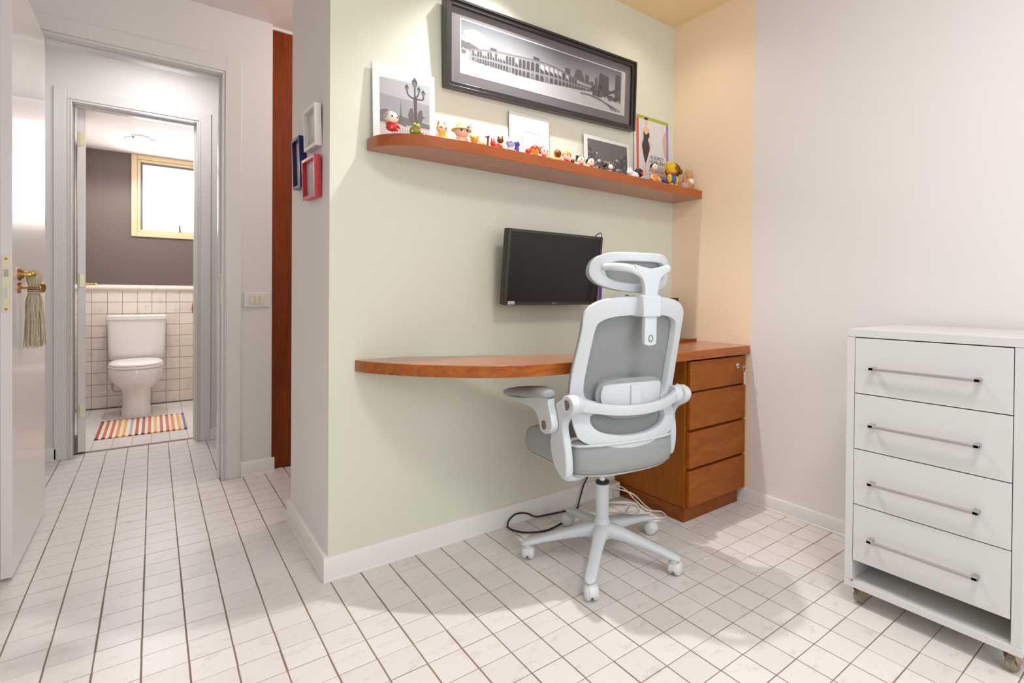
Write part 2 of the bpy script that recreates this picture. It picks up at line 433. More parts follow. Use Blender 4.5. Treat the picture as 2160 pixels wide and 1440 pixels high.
# ------------------------------------------------------------------ door casings (trim)
def casing(name, y, x0, x1, z1, wdt, m, depth, y_open):
    """flat architrave with beaded inner edge on the face y (looking to -y), opening x0..x1 up to z1; reveal runs back by depth"""
    root = bmesh.new()
    t = .012
    box(root, x0-wdt, x0-.018, y-t, y, 0, z1+wdt); box(root, x1+.018, x1+wdt, y-t, y, 0, z1+wdt); box(root, x0-.018, x1+.018, y-t, y, z1+.018, z1+wdt)
    for a, b, tt in ((.018, .012, .016), (.012, .005, .011), (.005, -.002, .015)):
        box(root, x0-a, x0-b, y-tt, y, 0, z1+a); box(root, x1+b, x1+a, y-tt, y, 0, z1+a); box(root, x0-b, x1+b, y-tt, y, z1+b, z1+a)
    # reveal lining with a stop
    box(root, x0-.012, x0+.002, y, y+depth, 0, z1+.012); box(root, x1-.002, x1+.012, y, y+depth, 0, z1+.012); box(root, x0+.002, x1-.002, y, y+depth, z1-.002, z1+.012)
    box(root, x1-.014, x1-.002, y+.045, y+depth-.04, 0, z1-.002); box(root, x0+.014, x1-.014, y+.045, y+depth-.04, z1-.014, z1-.002)
    return struct(link(name, root, m, bevel=.0015))
t2 = casing('trim_2', YH, -.400, .283, 2.150, .085, TRIM, .14, 0)
bx('strike_plate', .278, .2815, YH+.008, YH+.03, .93, 1.10, PALEBRASS, t2)
t3 = casing('trim_3', YV, -.380, .224, 2.118, .076, TRIM, .13, 0)

# ------------------------------------------------------------------ baseboards
def baseboard(name, p0, p1, n, h=.078, t=.016):
    p0 = Vector(p0); p1 = Vector(p1); n = Vector(n)
    prof = [(0, 0), (t+.003, 0), (t+.003, .006), (t, .009), (t, h-.008), (t-.003, h-.002), (t-.007, h), (0, h)]
    bm = bmesh.new()
    prism(bm, prof, lambda a, z: p0+n*a+Vector((0, 0, z)), lambda a, z: p1+n*a+Vector((0, 0, z)))
    return struct(link(name, bm, BASEB, smooth=30))
baseboard('baseboard_front', (XP-.0175, YG, 0), (1.83, YG, 0), (0, -1, 0), h=.085)
baseboard('baseboard_block_side', (XP, YG, 0), (XP, 2.575, 0), (-1, 0, 0), h=.085)
baseboard('baseboard_right', (XR, 1.500, 0), (XR, YB, 0), (-1, 0, 0), h=.062)
baseboard('baseboard_hall', (.368, YH, 0), (.528, YH, 0), (0, -1, 0), h=.078)
baseboard('baseboard_lobby_left', (XL, YV, 0), (-.448, YV, 0), (0, -1, 0), h=.078, t=.012)
baseboard('baseboard_lobby_right', (.300, YV, 0), (1.2, YV, 0), (0, -1, 0), h=.078, t=.012)
baseboard('baseboard_left', (XL, YB, 0), (XL, YH, 0), (1, 0, 0))

# ------------------------------------------------------------------ doors
d1 = struct(empty('door_1', (-.393, 3.29, 0)))
def child_at(root):  # parts are built in world coordinates and moved into the root's frame
    bpy.context.view_layer.update()
    inv = root.matrix_world.inverted()
    for c in root.children_recursive:
        if c.parent == root and not c.get('_p'): c.matrix_parent_inverse = inv; c['_p'] = 1
    for c in root.children_recursive:
        if '_p' in c: del c['_p']
bx('door_leaf', -.408, -.379, 2.60, 3.285, .010, 2.120, DOORM, d1, bevel=.0015)
lk = bx('lock_plate', -.4035, -.3840, 2.5975, 2.601, .924, 1.116, PALEBRASS, d1, bevel=.0006)
bx('latch_bolt', -.398, -.388, 2.593, 2.598, 1.045, 1.070, STEEL, lk); bx('dead_bolt', -.398, -.389, 2.596, 2.598, .974, 1.008, CHROME, lk)
bm = bmesh.new()
for z in (.934, 1.106): cyl(bm, (-.3935, 2.5972, z), (-.3935, 2.5965, z), .004, 12)
link('screw', bm, COPPER, lk)
bm = bmesh.new(); cyl(bm, (-.379, 2.705, 1.057), (-.372, 2.705, 1.057), .022, 24); cyl(bm, (-.372, 2.705, 1.057), (-.366, 2.705, 1.057), .016, 24)
rz_ = link('handle_rose', bm, COPPER, d1, smooth=40)
bm = bmesh.new()
tube(bm, catmull([(-.366, 2.705, 1.057), (-.352, 2.705, 1.057), (-.344, 2.712, 1.057), (-.342, 2.74, 1.057), (-.341, 2.80, 1.056), (-.341, 2.86, 1.054), (-.345, 2.885, 1.053)], 4, False), [.009]*12+[.0085]*6+[.007]*4+[.006, .005, .003], 12)
link('door_handle', bm, BRASS, d1, smooth=60)
bm = bmesh.new(); cyl(bm, (-.379, 2.705, 1.008), (-.373, 2.705, 1.008), .019, 24)
link('keyhole_rose', bm, COPPER, d1, smooth=40)
bm = bmesh.new(); cyl(bm, (-.373, 2.705, 1.008), (-.345, 2.705, 1.008), .0035, 8)
M = Matrix.Translation((-.318, 2.705, 1.008)) @ Matrix.Rotation(math.radians(72), 4, 'Z') @ Matrix.Rotation(math.radians(90), 4, 'X')
lathe(bm, [(.006, -.002), (.016, -.003), (.018, 0), (.016, .003), (.006, .002)], seg=20, M=M)
cyl(bm, (-.345, 2.705, 1.008), (-.334, 2.705, 1.008), .005, 8)
ky = tag(link('door_key', bm, COPPER, smooth=40), 'round brass key sticking out of the lock of the open white door', 'key')
child_at(d1)

# tassel hanging on the handle
tas = tag(empty('door_tassel', (-.343, 2.740, 1.057)), 'beige cord tassel hanging from the brass handle of the open white door', 'tassel')
bm = bmesh.new()
for k in range(46):
    a = 2*math.pi*k/46; r = .0185*math.sqrt(random.uniform(.55, 1)); ca, sa = math.cos(a), math.sin(a)
    tube(bm, catmull([(.003*ca, .004*sa, .016), (r*.8*ca, r*.9*sa, .012), (r*1.15*ca, r*1.25*sa, -.006), (r*1.0*ca, r*1.05*sa, -.028), (r*.62*ca, r*.62*sa, -.050)], 3, False), .0021, 5)
link('cord_head', bm, TASSEL, tas, smooth=80)['kind'] = 'stuff'
bm = bmesh.new()
for q in range(4):
    z = -.047-.0052*q; tilt = .003*(q-1.5)
    tube(bm, [(.0165*math.cos(a), .0175*math.sin(a), z+tilt*math.sin(a)) for a in [2*math.pi*k/16 for k in range(17)]], .0028, 6, cap=False)
link('binding_cord', bm, TASSEL, tas, smooth=80)
bm = bmesh.new()
for k in range(120):
    a = 2*math.pi*random.random(); q = math.sqrt(random.random()); r0 = .013*q; r1 = .025*q*random.uniform(.8, 1.25); L = random.uniform(.185, .212)
    ca, sa = math.cos(a), math.sin(a); wv = random.uniform(-.004, .004)
    tube(bm, catmull([(r0*ca, r0*sa, -.060), ((r0*.5+r1*.5)*ca*1.05+wv, (r0*.5+r1*.5)*sa*1.05, -.10), (r1*.95*ca-wv, r1*.95*sa+wv, -.06-L*.6), (r1*1.08*ca, r1*1.08*sa, -.060-L)], 3, False), [.0017]*9+[.0013], 4)
link('fringe', bm, TASSEL, tas, smooth=80)['kind'] = 'stuff'

# bathroom door, opened inwards
d2 = struct(empty('door_2', (-.325, 4.362, 0), math.radians(5.0)))
bx('door_leaf', -.036, 0.0, 0, .62, .012, 2.105, DOORM, d2, bevel=.0015)
for z in (.265, 1.06, 1.92):
    h = bx('hinge', -.028, -.006, -.0030, .0, z-.038, z+.038, PALEBRASS, d2)
    bm = bmesh.new(); cyl(bm, (-.032, -.006, z-.042), (-.032, -.006, z+.042), .006, 10)
    for dz in (-.026, 0, .026): cyl(bm, (-.017, -.0035, z+dz), (-.017, -.0045, z+dz), .004, 8, )
    link('hinge_pin', bm, PALEBRASS, h, smooth=40)
bm = bmesh.new(); cyl(bm, (0, .555, 1.045), (.008, .555, 1.045), .021, 20); cyl(bm, (0, .555, .985), (.006, .555, .985), .017, 20)
link('handle_rose', bm, BRASS, d2, smooth=40)
bm = bmesh.new(); tube(bm, catmull([(.008, .555, 1.045), (.040, .555, 1.045), (.052, .548, 1.045), (.056, .50, 1.045), (.058, .44, 1.047)], 4, False), [.008]*15+[.006, .004], 10)
link('door_handle', bm, BRASS, d2, smooth=60)

# reddish wooden door beside the hall wall
d3 = struct(empty('door_3', (.515, YH+.04, 0)))
bx('door_leaf', .0, .78, 0, .035, .004, 2.470, WOODRED, d3, bevel=.001)
struct(bx('trim_4', .515, 1.3, YH+.03, YH+.085, 2.472, ZC, TRIM))

# light switch
sw = tag(empty('light_switch', (.443, YH, .958)), 'cream light switch plate with three rockers on the white hall wall', 'switch')
bx('cover_plate', -.062, .062, -.009, 0, -.040, .040, TRIM, sw, bevel=.003)
CREAM = mat('cream_switch', (228, 220, 188), .35)
for k in (-1, 0, 1): bx('rocker', k*.0235-.0108, k*.0235+.0108, -.013, -.009, -.023, .023, CREAM, sw, bevel=.0012)

# ------------------------------------------------------------------ bathroom window, lamp, valve
w2_ = struct(empty('window_2', (.234, YBB, 1.475)))
X0, X1, Z0, Z1 = -.152, .62, 1.475, 2.188
def frame_ring(bm, x0, x1, z0, z1, wd, y0, y1):
    box(bm, x0, x0+wd, y0, y1, z0, z1); box(bm, x1-wd, x1, y0, y1, z0, z1); box(bm, x0+wd, x1-wd, y0, y1, z0, z0+wd); box(bm, x0+wd, x1-wd, y0, y1, z1-wd, z1)
bm = bmesh.new(); frame_ring(bm, X0, X1, Z0, Z1, .038, YBB-.018, YBB+.03); link('window_frame', bm, WINFR, w2_, bevel=.003)
bm = bmesh.new(); frame_ring(bm, X0+.038, X1-.038, Z0+.038, Z1-.038, .024, YBB-.004, YBB+.05); link('window_casement', bm, WINFR, w2_, bevel=.003)
bm = bmesh.new(); frame_ring(bm, X0+.062, X1-.062, Z0+.050, Z1-.062, .014, YBB+.012, YBB+.045); link('sash', bm, mat('grey_sash', (120, 112, 124), .4), w2_, bevel=.002)
FROST = mat('backlit_frosted_pane', (235, 240, 248), .5, emit=((236, 242, 255), 1.15))
bx('pane', X0+.074, X1-.074, YBB+.028, YBB+.033, Z0+.062, Z1-.074, FROST, w2_)
BLUEG = mat('dark_latch', (62, 66, 96), .4)
bm = bmesh.new(); box(bm, .158, .212, YBB-.002, YBB+.012, 1.530, 1.540); box(bm, .180, .190, YBB-.008, YBB+.004, 1.534, 1.592)
link('window_latch', bm, BLUEG, w2_, bevel=.001)
child_at(w2_)

cl = tag(empty('ceiling_lamp', (-.08, 5.24, ZB)), 'small round lamp glowing on the bathroom ceiling', 'lamp')
bm = bmesh.new(); lathe(bm, [(.055, 0), (.055, -.012), (.045, -.018)], seg=24); link('lamp_base', bm, CHROME, cl, smooth=40)
bm = bmesh.new(); lathe(bm, [(.030, -.018), (.045, -.030), (.048, -.050), (.036, -.072), (.012, -.080)], seg=24)
link('bulb', bm, mat('glowing_bulb', (255, 250, 240), .4, emit=((255, 248, 235), 14)), cl, smooth=60)
for s in (-1, 1):
    bm = bmesh.new(); tube(bm, [(s*.05, 0, -.01), (s*.085, 0, -.016), (s*.095, 0, -.03)], .006, 8)
    link('lamp_clip', bm, CHROME, cl, smooth=60)

vv = tag(empty('wall_valve', (.282, YBB, .845)), 'small dark metal valve on the tiles right of the toilet', 'valve')
bm = bmesh.new(); cyl(bm, (0, 0, .0), (0, -.035, 0), .011, 12); link('valve_body', bm, STEEL, vv, smooth=40)
bm = bmesh.new(); tube(bm, [(0, -.035, -.035), (0, -.038, .0), (0, -.035, .045)], [.006, .010, .006], 10); link('lever', bm, COPPER, vv, smooth=60)

# ------------------------------------------------------------------ toilet
TX = -.108
to = tag(empty('toilet', (TX, 5.55, 0)), 'white porcelain close-coupled toilet with closed lid', 'toilet')
def loft(bm, secs, seg=28, ex=2.0):
    """secs: (z, cx, cy, rx, ry_front, ry_back); superellipse rings"""
    rings = []
    for z, cx, cy, rx, rf, rb, e in secs:
        ring = []
        for k in range(seg):
            a = 2*math.pi*k/seg; c, s = math.cos(a), math.sin(a)
            x = math.copysign(abs(c)**(2/e), c)*rx; y = math.copysign(abs(s)**(2/e), s)*(rb if s > 0 else rf)
            ring.append(bm.verts.new((cx+x, cy+y, z)))
        rings.append(ring)
    for i in range(len(rings)-1):
        for k in range(seg): bm.faces.new((rings[i][k], rings[i][(k+1) % seg], rings[i+1][(k+1) % seg], rings[i+1][k]))
    bm.faces.new(rings[0][::-1]); bm.faces.new(rings[-1])
bm = bmesh.new()
loft(bm, [(0.0, 0, -.02, .094, .185, .27, 2.4), (.012, 0, -.02, .096, .19, .27, 2.4), (.10, 0, -.01, .088, .175, .26, 2.3), (.17, 0, -.01, .088, .18, .25, 2.3), (.215, 0, -.01, .100, .20, .22, 2.2), (.25, 0, -.02, .130, .225, .20, 2.2),
          (.29, 0, -.03, .156, .25, .19, 2.2), (.335, 0, -.03, .170, .262, .20, 2.2), (.375, 0, -.03, .172, .262, .20, 2.2), (.390, 0, -.03, .170, .258, .20, 2.2)], 36)
link('bowl', bm, PORC, to, smooth=50)
bm = bmesh.new()
loft(bm, [(.392, 0, -.03, .168, .262, .20, 2.3), (.397, 0, -.03, .174, .268, .20, 2.3), (.409, 0, -.03, .174, .268, .20, 2.3), (.412, 0, -.03, .170, .262, .20, 2.3)], 36)
link('seat', bm, SEATP, to, smooth=50)
bm = bmesh.new()
loft(bm, [(.414, 0, -.03, .164, .258, .20, 2.3), (.417, 0, -.03, .171, .265, .20, 2.3), (.428, 0, -.03, .168, .262, .20, 2.3), (.437, 0, -.02, .150, .235, .185, 2.3), (.441, 0, -.02, .10, .16, .14, 2.2)], 36)
link('lid', bm, SEATP, to, smooth=50)
bm = bmesh.new()
loft(bm, [(.415, 0, .27, .165, .070, .095, 6), (.44, 0, .27, .180, .082, .095, 6), (.50, 0, .27, .186, .088, .10, 6), (.755, 0, .27, .193, .096, .105, 6)], 40)
link('cistern', bm, PORC, to, smooth=40)
bm = bmesh.new()
loft(bm, [(.755, 0, .27, .194, .098, .105, 6), (.760, 0, .27, .200, .104, .108, 6), (.788, 0, .27, .200, .104, .108, 6), (.797, 0, .27, .192, .096, .100, 6), (.799, 0, .27, .150, .07, .07, 4)], 40)
tl = link('cistern_lid', bm, PORC, to, smooth=40)
bm = bmesh.new(); lathe(bm, [(.018, 0), (.018, .006), (.012, .008)], c=(0, .27, .799), seg=18); link('flush_button', bm, CHROME, tl, smooth=40)
bm = bmesh.new(); tube(bm, catmull([(-.16, .38, .22), (-.165, .33, .20), (-.155, .26, .165), (-.12, .22, .16), (-.09, .24, .19), (-.11, .25, .40)], 5, False), .006, 8)
tag(link('water_hose', bm, STEEL, smooth=60), 'thin grey water hose behind the left of the toilet bowl', 'hose').location = (TX, 5.55, 0)

# striped rug
m = bpy.data.materials.new('striped_rug'); m.use_nodes = True; ntr = m.node_tree; b = ntr.nodes['Principled BSDF']; b.inputs['Roughness'].default_value = .9
tc = ntr.nodes.new('ShaderNodeTexCoord'); sp = ntr.nodes.new('ShaderNodeSeparateXYZ'); mr = ntr.nodes.new('ShaderNodeMapRange')
mr.inputs['From Min'].default_value = -.25; mr.inputs['From Max'].default_value = .25
cr = ntr.nodes.new('ShaderNodeValToRGB'); cr.color_ramp.interpolation = 'CONSTANT'
stripes = ['b0604c', 'f3e8da', 'd8765c', 'f5ede0', 'e07c5c', 'f6efe2', 'eea45c', 'f6ead0', 'f2b878', 'f6efe4', 'c8b8c4', 'f4ece0', 'c87058', 'f6efe4', 'c47870', 'f2e6da', 'e08868', 'f6efe2', 'f0c08c', 'f4ecd8', 'd8806c', 'f6efe2', 'd88470', 'f2e2d0', 'e89c78', 'f6ecd8', 'f0b470', 'e8dccc', '908898', '8c8494']
els = cr.color_ramp.elements
N = 29
def hx(h): return rgb(int(h[0:2], 16), int(h[2:4], 16), int(h[4:6], 16))
els[0].position = 0; els[0].color = hx(stripes[0]); els[1].position = 1/N; els[1].color = hx(stripes[1])
for k in range(2, N): e = els.new(k/N); e.color = hx(stripes[k])
ntr.links.new(tc.outputs['Object'], sp.inputs[0]); ntr.links.new(sp.outputs[0], mr.inputs[0]); ntr.links.new(mr.outputs[0], cr.inputs[0]); ntr.links.new(cr.outputs[0], b.inputs['Base Color'])
wv = ntr.nodes.new('ShaderNodeTexWave'); wv.bands_direction = 'Y'; wv.inputs['Scale'].default_value = 40; bp = ntr.nodes.new('ShaderNodeBump'); bp.inputs['Strength'].default_value = .6; bp.inputs['Distance'].default_value = .002
ntr.links.new(tc.outputs['Object'], wv.inputs['Vector']); ntr.links.new(wv.outputs['Fac'], bp.inputs['Height']); ntr.links.new(bp.outputs['Normal'], b.inputs['Normal'])
rug = tag(empty('rug', (-.058, 4.998, .0)), 'small striped cotton rug in orange, red and cream in front of the toilet', 'rug')
bm = bmesh.new()
nx, ny = 44, 24
gr = [[bm.verts.new((-.25+.5*i/nx, -.292+.584*j/ny, .006+.0015*math.sin(i*.9)*math.sin(j*.5))) for i in range(nx+1)] for j in range(ny+1)]
lo = [[bm.verts.new((-.25+.5*i/nx, -.292+.584*j/ny, .0005)) for i in range(nx+1)] for j in range(ny+1)]
for j in range(ny):
    for i in range(nx):
        bm.faces.new((gr[j][i], gr[j][i+1], gr[j+1][i+1], gr[j+1][i])); bm.faces.new((lo[j][i], lo[j+1][i], lo[j+1][i+1], lo[j][i+1]))
for i in range(nx): bm.faces.new((gr[0][i], lo[0][i], lo[0][i+1], gr[0][i+1])); bm.faces.new((gr[ny][i], gr[ny][i+1], lo[ny][i+1], lo[ny][i]))
for j in range(ny): bm.faces.new((gr[j][0], gr[j+1][0], lo[j+1][0], lo[j][0])); bm.faces.new((gr[j][nx], lo[j][nx], lo[j+1][nx], gr[j+1][nx]))
link('woven_field', bm, m, rug, smooth=50)
hemc = [mat('hem_dark', (120, 62, 50), .9), mat('hem_red', (206, 84, 52), .9), mat('hem_orange', (232, 140, 52), .9), mat('hem_violet', (92, 82, 96), .9)]
for s in (-1, 1):
    for k in range(0, 29, 2):
        c = hemc[0] if k < 3 or k in (12, 14) else (hemc[3] if k > 26 else (hemc[2] if k in (6, 8, 18, 26) else hemc[1]))
        bx('hem_stitch', -.25+.5*k/29, -.25+.5*(k+1)/29, s*.292-.005, s*.292+.005, .001, .010, c, rug)

# ------------------------------------------------------------------ desk, cabinet
def plan_prism(name, pts, z0, z1, m, parent=None, bevel=.002, smooth=None):
    bm = bmesh.new(); prism(bm, pts, lambda x, y: (x, y, z0), lambda x, y: (x, y, z1))
    return link(name, bm, m, parent, bevel=bevel)
front = catmull([(.562, 1.938), (.572, 1.895), (.592, 1.850), (.628, 1.786), (.671, 1.726), (.713, 1.672), (.770, 1.612), (.830, 1.560), (.894, 1.515), (.968, 1.480), (1.051, 1.457), (1.173, 1.443), (1.354, 1.441)], 4, False)
back = catmull([(1.80, 1.938), (1.77, 1.80), (1.70, 1.67), (1.60, 1.60), (1.48, 1.595), (1.342, 1.640), (1.134, 1.733), (.974, 1.823), (.812, 1.898), (.737, 1.930), (.657, 1.938)], 5, False)
desk = plan_prism('wooden_desktop', front+[(2.262, 1.441), (2.262, 1.938)]+back, .7195, .760, WOODTOP, bevel=.0015)
tag(desk, 'long varnished wooden desktop with a rounded left end below the monitor', 'desk')

cab = tag(empty('drawer_cabinet', (2.04, 1.71, 0)), 'brown wooden cabinet of four drawers under the right end of the desk', 'cabinet')
CXL, CXR = 1.826, 2.258
bm = bmesh.new(); box(bm, CXL, CXL+.018, 1.482, 1.935, .0615, .7185); box(bm, CXR-.018, CXR, 1.500, 1.935, .0615, .7185); box(bm, CXL+.018, CXR-.018, 1.92, 1.935, .0615, .7185); box(bm, CXL+.018, CXR-.018, 1.484, 1.92, .0615, .078)
for z in (.232, .403, .574): box(bm, CXL+.018, CXR-.018, 1.500, 1.90, z-.006, z+.006)
link('carcass', bm, WOODCAB, cab, bevel=.001)
bm = bmesh.new(); box(bm, CXL+.001, 2.225, 1.480, 1.92, 0.0, .0605); link('plinth', bm, WOODDARK, cab, bevel=.001)
bm = bmesh.new(); box(bm, CXL-.004, CXL, 1.482, 1.93, .0, .060); link('plinth_side', bm, WOODDARK, cab)
zz = [(.578, .7095), (.409, .569), (.238, .397), (.067, .226)]
for k, (a, b_) in enumerate(zz):
    dr = bx('drawer', CXL+.010, CXR, 1.462, 1.480, a, b_, WOODFRONT, cab, bevel=.0012)
    bx('finger_groove', CXL+.020, CXR-.004, 1.4805, 1.499, a+.006, b_+.0085 if k else b_-.0, WOODDARK, dr)
    if k == 0:
        bm = bmesh.new(); cyl(bm, (2.185, 1.462, .667), (2.185, 1.456, .667), .0135, 20); cyl(bm, (2.185, 1.456, .667), (2.185, 1.453, .667), .009, 16)
        link('lock', bm, CHROME, dr, smooth=40)
child_at(cab)
kk = tag(empty('drawer_key', (2.185, 1.452, .667)), 'small metal key with a clear tag hanging in the top drawer lock', 'key')
bm = bmesh.new(); box(bm, -.0015, .0015, -.020, 0, -.004, .004); tube(bm, [(.0, -.022+.009*math.cos(a), .009*math.sin(a)) for a in [2*math.pi*k/14 for k in range(15)]], .0022, 6, cap=False)
link('key_blade', bm, CHROME, kk, smooth=60)
bm = bmesh.new(); tube(bm, [(.010+.011*math.sin(a), -.024, -.014+.014*math.cos(a)) for a in [2*math.pi*k/18 for k in range(19)]], .0012, 6, cap=False); link('key_ring', bm, CHROME, kk, smooth=60)
bm = bmesh.new(); box(bm, .008, .022, -.027, -.021, -.088, -.030); link('tag', bm, mat('clear_tag', (214, 202, 190), .15), kk, bevel=.002)

# objects at the back of the desk
tr = tag(empty('wooden_tray', (2.02, 1.84, .7605)), 'thin dark wooden board lying on the desk against the corner', 'board')
bx('board', -.12, .235, -.085, .085, 0, .006, WOODDARK, tr, bevel=.001); bx('rim', -.12, .235, -.085, -.079, .006, .011, WOODDARK, tr, bevel=.001)
pn = tag(empty('picture_panel', (2.03, 1.872, .7675)), 'dark brown framed panel standing on the desk behind the chair', 'picture')
bx('frame', -.20, .205, -.008, .008, 0, .219, mat('dark_brown_frame', (84, 58, 26), .4), pn, bevel=.001); bx('panel', -.187, .192, -.0095, -.008, .012, .205, mat('brown_panel', (104, 76, 34), .5), pn)
fg = tag(empty('green_pot_figure', (1.735, 1.845, .7605)), 'slim bottle with a lime green leaf-shaped stopper on the desk', 'bottle')
bm = bmesh.new(); lathe(bm, [(.020, 0), (.022, .01), (.022, .13), (.010, .16), (.008, .19)], seg=18); link('bottle_body', bm, mat('pale_bottle', (214, 214, 196), .2), fg, smooth=40)
bm = bmesh.new(); lathe(bm, [(.009, .188), (.014, .198), (.012, .212), (.005, .226), (.001, .232)], seg=12); link('stopper', bm, mat('lime', (160, 176, 24), .4), fg, smooth=60)
f2 = tag(empty('desk_figurine', (1.795, 1.815, .7605)), 'tall small figurine with grey and purple head on the desk behind the chair', 'figurine')
bm = bmesh.new(); lathe(bm, [(.024, 0), (.024, .006), (.012, .014), (.016, .06), (.020, .12), (.012, .20)], seg=18); link('figure_body', bm, mat('fig_purple', (104, 84, 150), .4), f2, smooth=50)
bm = bmesh.new(); ball(bm, (0, 0, .218), .018, .018, .024); link('head', bm, mat('fig_grey', (104, 108, 122), .35), f2, smooth=60)
bm = bmesh.new(); ball(bm, (.014, -.010, .222), .010, .010, .013); ball(bm, (.002, -.016, .206), .008, .006, .009, mi=1); link('ear', bm, None, f2, smooth=60, mats=[mat('fig_black', (24, 24, 26), .3), mat('fig_yellow', (214, 190, 90), .4)])

# ------------------------------------------------------------------ monitor
mo = tag(empty('monitor', (1.370, 1.842, 1.112)), 'black flat monitor mounted on the green wall above the desk', 'monitor')
mo.rotation_euler = (math.radians(6.5), 0, math.radians(0))
MW, MH = .254, .157
bx('back_shell', -MW, MW, -.016, .018, -MH, MH, BLACKP, mo, bevel=.004)
bm = bmesh.new(); frame_ring(bm, -MW, MW, -MH, MH, .013, -.022, -.0165); link('bezel', bm, BEZEL, mo, bevel=.0015)
bx('screen', -MW+.013, MW-.013, -.0190, -.0165, -MH+.013, MH-.013, SCREEN, mo)
st = bx('sticker', -MW+.017, -MW+.050, -.0225, -.0219, -MH+.004, -MH+.017, PAPER, mo)
text_obj('sticker_print', 'C:8 CZ', .0095, BLACKP, st, Matrix.Translation((-MW+.019, -.0226, -MH+.007)) @ Matrix.Rotation(math.pi/2, 4, 'X'))
LOGO = mat('logo_grey', (150, 146, 144), .4)
text_obj('logo', 'LG', .011, LOGO, mo, Matrix.Translation((.003, -.0222, -MH+.0045)) @ Matrix.Rotation(math.pi/2, 4, 'X'))
bm = bmesh.new(); cyl(bm, (-.004, -.0219, -MH+.0085), (-.004, -.0224, -MH+.0085), .0042, 14); link('logo_disc', bm, LOGO, mo)
bx('wall_bracket', -.05, .05, .018, .085, -.05, .05, BLACKP, mo, bevel=.002)
bm = bmesh.new()
tube(bm, catmull([(1.612, 1.860, 1.262), (1.606, 1.815, 1.282), (1.602, 1.788, 1.268), (1.600, 1.790, 1.15), (1.600, 1.795, 1.05)], 5, False), .0022, 6)
ln = empty('lanyard', (1.62, 1.79, 1.27)); tag(ln, 'purple fabric lanyard hanging over the right edge of the monitor', 'lanyard')
c1 = link('cord', bm, mat('dark_cord', (40, 34, 44), .6), ln, smooth=60)
bm = bmesh.new()
rib = catmull([(1.607, 1.795, 1.06), (1.604, 1.797, 1.0), (1.602, 1.797, .94), (1.600, 1.797, .86)], 4, False)
for i in range(len(rib)-1):
    a, b_ = rib[i], rib[i+1]; wd = .009
    v = [bm.verts.new((p[0]+sx*wd, p[1]+yy, p[2])) for p in (a, b_) for sx, yy in ((-1, 0), (1, 0), (1, .002), (-1, .002))]
    for k in range(4): bm.faces.new((v[k], v[(k+1) % 4], v[4+(k+1) % 4], v[4+k]))
link('ribbon', bm, mat('purple_ribbon', (92, 52, 150), .7), ln)
child_at(ln)

# ------------------------------------------------------------------ shelf
sf = catmull([(.600, 1.938), (.602, 1.90), (.612, 1.860), (.628, 1.832), (.648, 1.808), (.668, 1.790), (.700, 1.768), (.740, 1.750), (.800, 1.737), (.900, 1.726), (1.0, 1.720), (1.2, 1.717)], 4, False)
shelf = plan_prism('wall_shelf', sf+[(2.264, 1.737), (2.264, 1.939)]+[(.605, 1.939)], 1.512, 1.553, WOODSHELF, bevel=.0012)
tag(shelf, 'long reddish wooden wall shelf with a rounded left end full of figurines', 'shelf')
ZS = 1.5535

# ------------------------------------------------------------------ big framed photo
pf = tag(empty('framed_photo', (1.404, 1.915, 1.997)), 'wide black framed panorama of a double-arched aqueduct hanging above the shelf', 'picture')
pf.rotation_euler = (math.radians(3.2), math.radians(-1.75), 0)
FW, FH = .522, .172
bm = bmesh.new()
for a, wd, y0, y1 in ((0, .010, -.022, .020), (.010, .016, -.016, .020)):
    frame_ring(bm, -FW+a, FW-a, -FH+a, FH-a, wd, y0, y1)
link('frame', bm, BLACKF, pf, bevel=.0012)
bx('mount', -FW+.024, FW-.024, -.0005, .004, -FH+.024, FH-.024, MATG, pf)
# picture in coordinates u (0..1), v (0..1)
PU0, PU1, PV0, PV1 = -.449, .455, -.099, .106
lip = bx('white_bevel', PU0-.004, PU1+.004, -.0012, -.0004, PV0-.004, PV1+.004, PAPER, pf)
def U(u, v, y=-.0014): return (PU0+(PU1-PU0)*u, y, PV0+(PV1-PV0)*v)
def grey(v):
    v = int(v*.80) if v > 100 else int(v*.85)
    return mat('print_grey_%d' % v, (v, v, v+2), .55)
def flat(bm, pts, lay, fn, mi=0):
    vs = [bm.verts.new(fn(p[0], p[1], lay)) for p in pts]
    f = bm.faces.new(vs); f.material_index = mi
def uvl(u, v, lay): return U(u, v, -.0013-.00012*lay)
msky = bpy.data.materials.new('print_sky'); msky.use_nodes = True; n_ = msky.node_tree; b = n_.nodes['Principled BSDF']; b.inputs['Roughness'].default_value = .55
tc = n_.nodes.new('ShaderNodeTexCoord'); sp = n_.nodes.new('ShaderNodeSeparateXYZ'); mr = n_.nodes.new('ShaderNodeMapRange'); mr.inputs['From Min'].default_value = 0.0; mr.inputs['From Max'].default_value = .106
cr = n_.nodes.new('ShaderNodeValToRGB'); cr.color_ramp.elements[0].color = rgb(178, 177, 180); cr.color_ramp.elements[1].color = rgb(88, 94, 100)
e = cr.color_ramp.elements.new(.45); e.color = rgb(140, 141, 146)
n_.links.new(tc.outputs['Object'], sp.inputs[0]); n_.links.new(sp.outputs[2], mr.inputs[0]); n_.links.new(mr.outputs[0], cr.inputs[0]); n_.links.new(cr.outputs[0], b.inputs['Base Color'])
bm = bmesh.new(); greys = [msky, grey(226), grey(176), grey(84), grey(244), grey(58), grey(112), grey(236), grey(140)]
flat(bm, [(0, 0), (1, 0), (1, 1), (0, 1)], 0, uvl, 0)
flat(bm, [(0, 0), (1, 0), (1, .20), (.85, .27), (.62, .30), (.30, .26), (0, .33)], 1, uvl, 7)
random.seed(3)
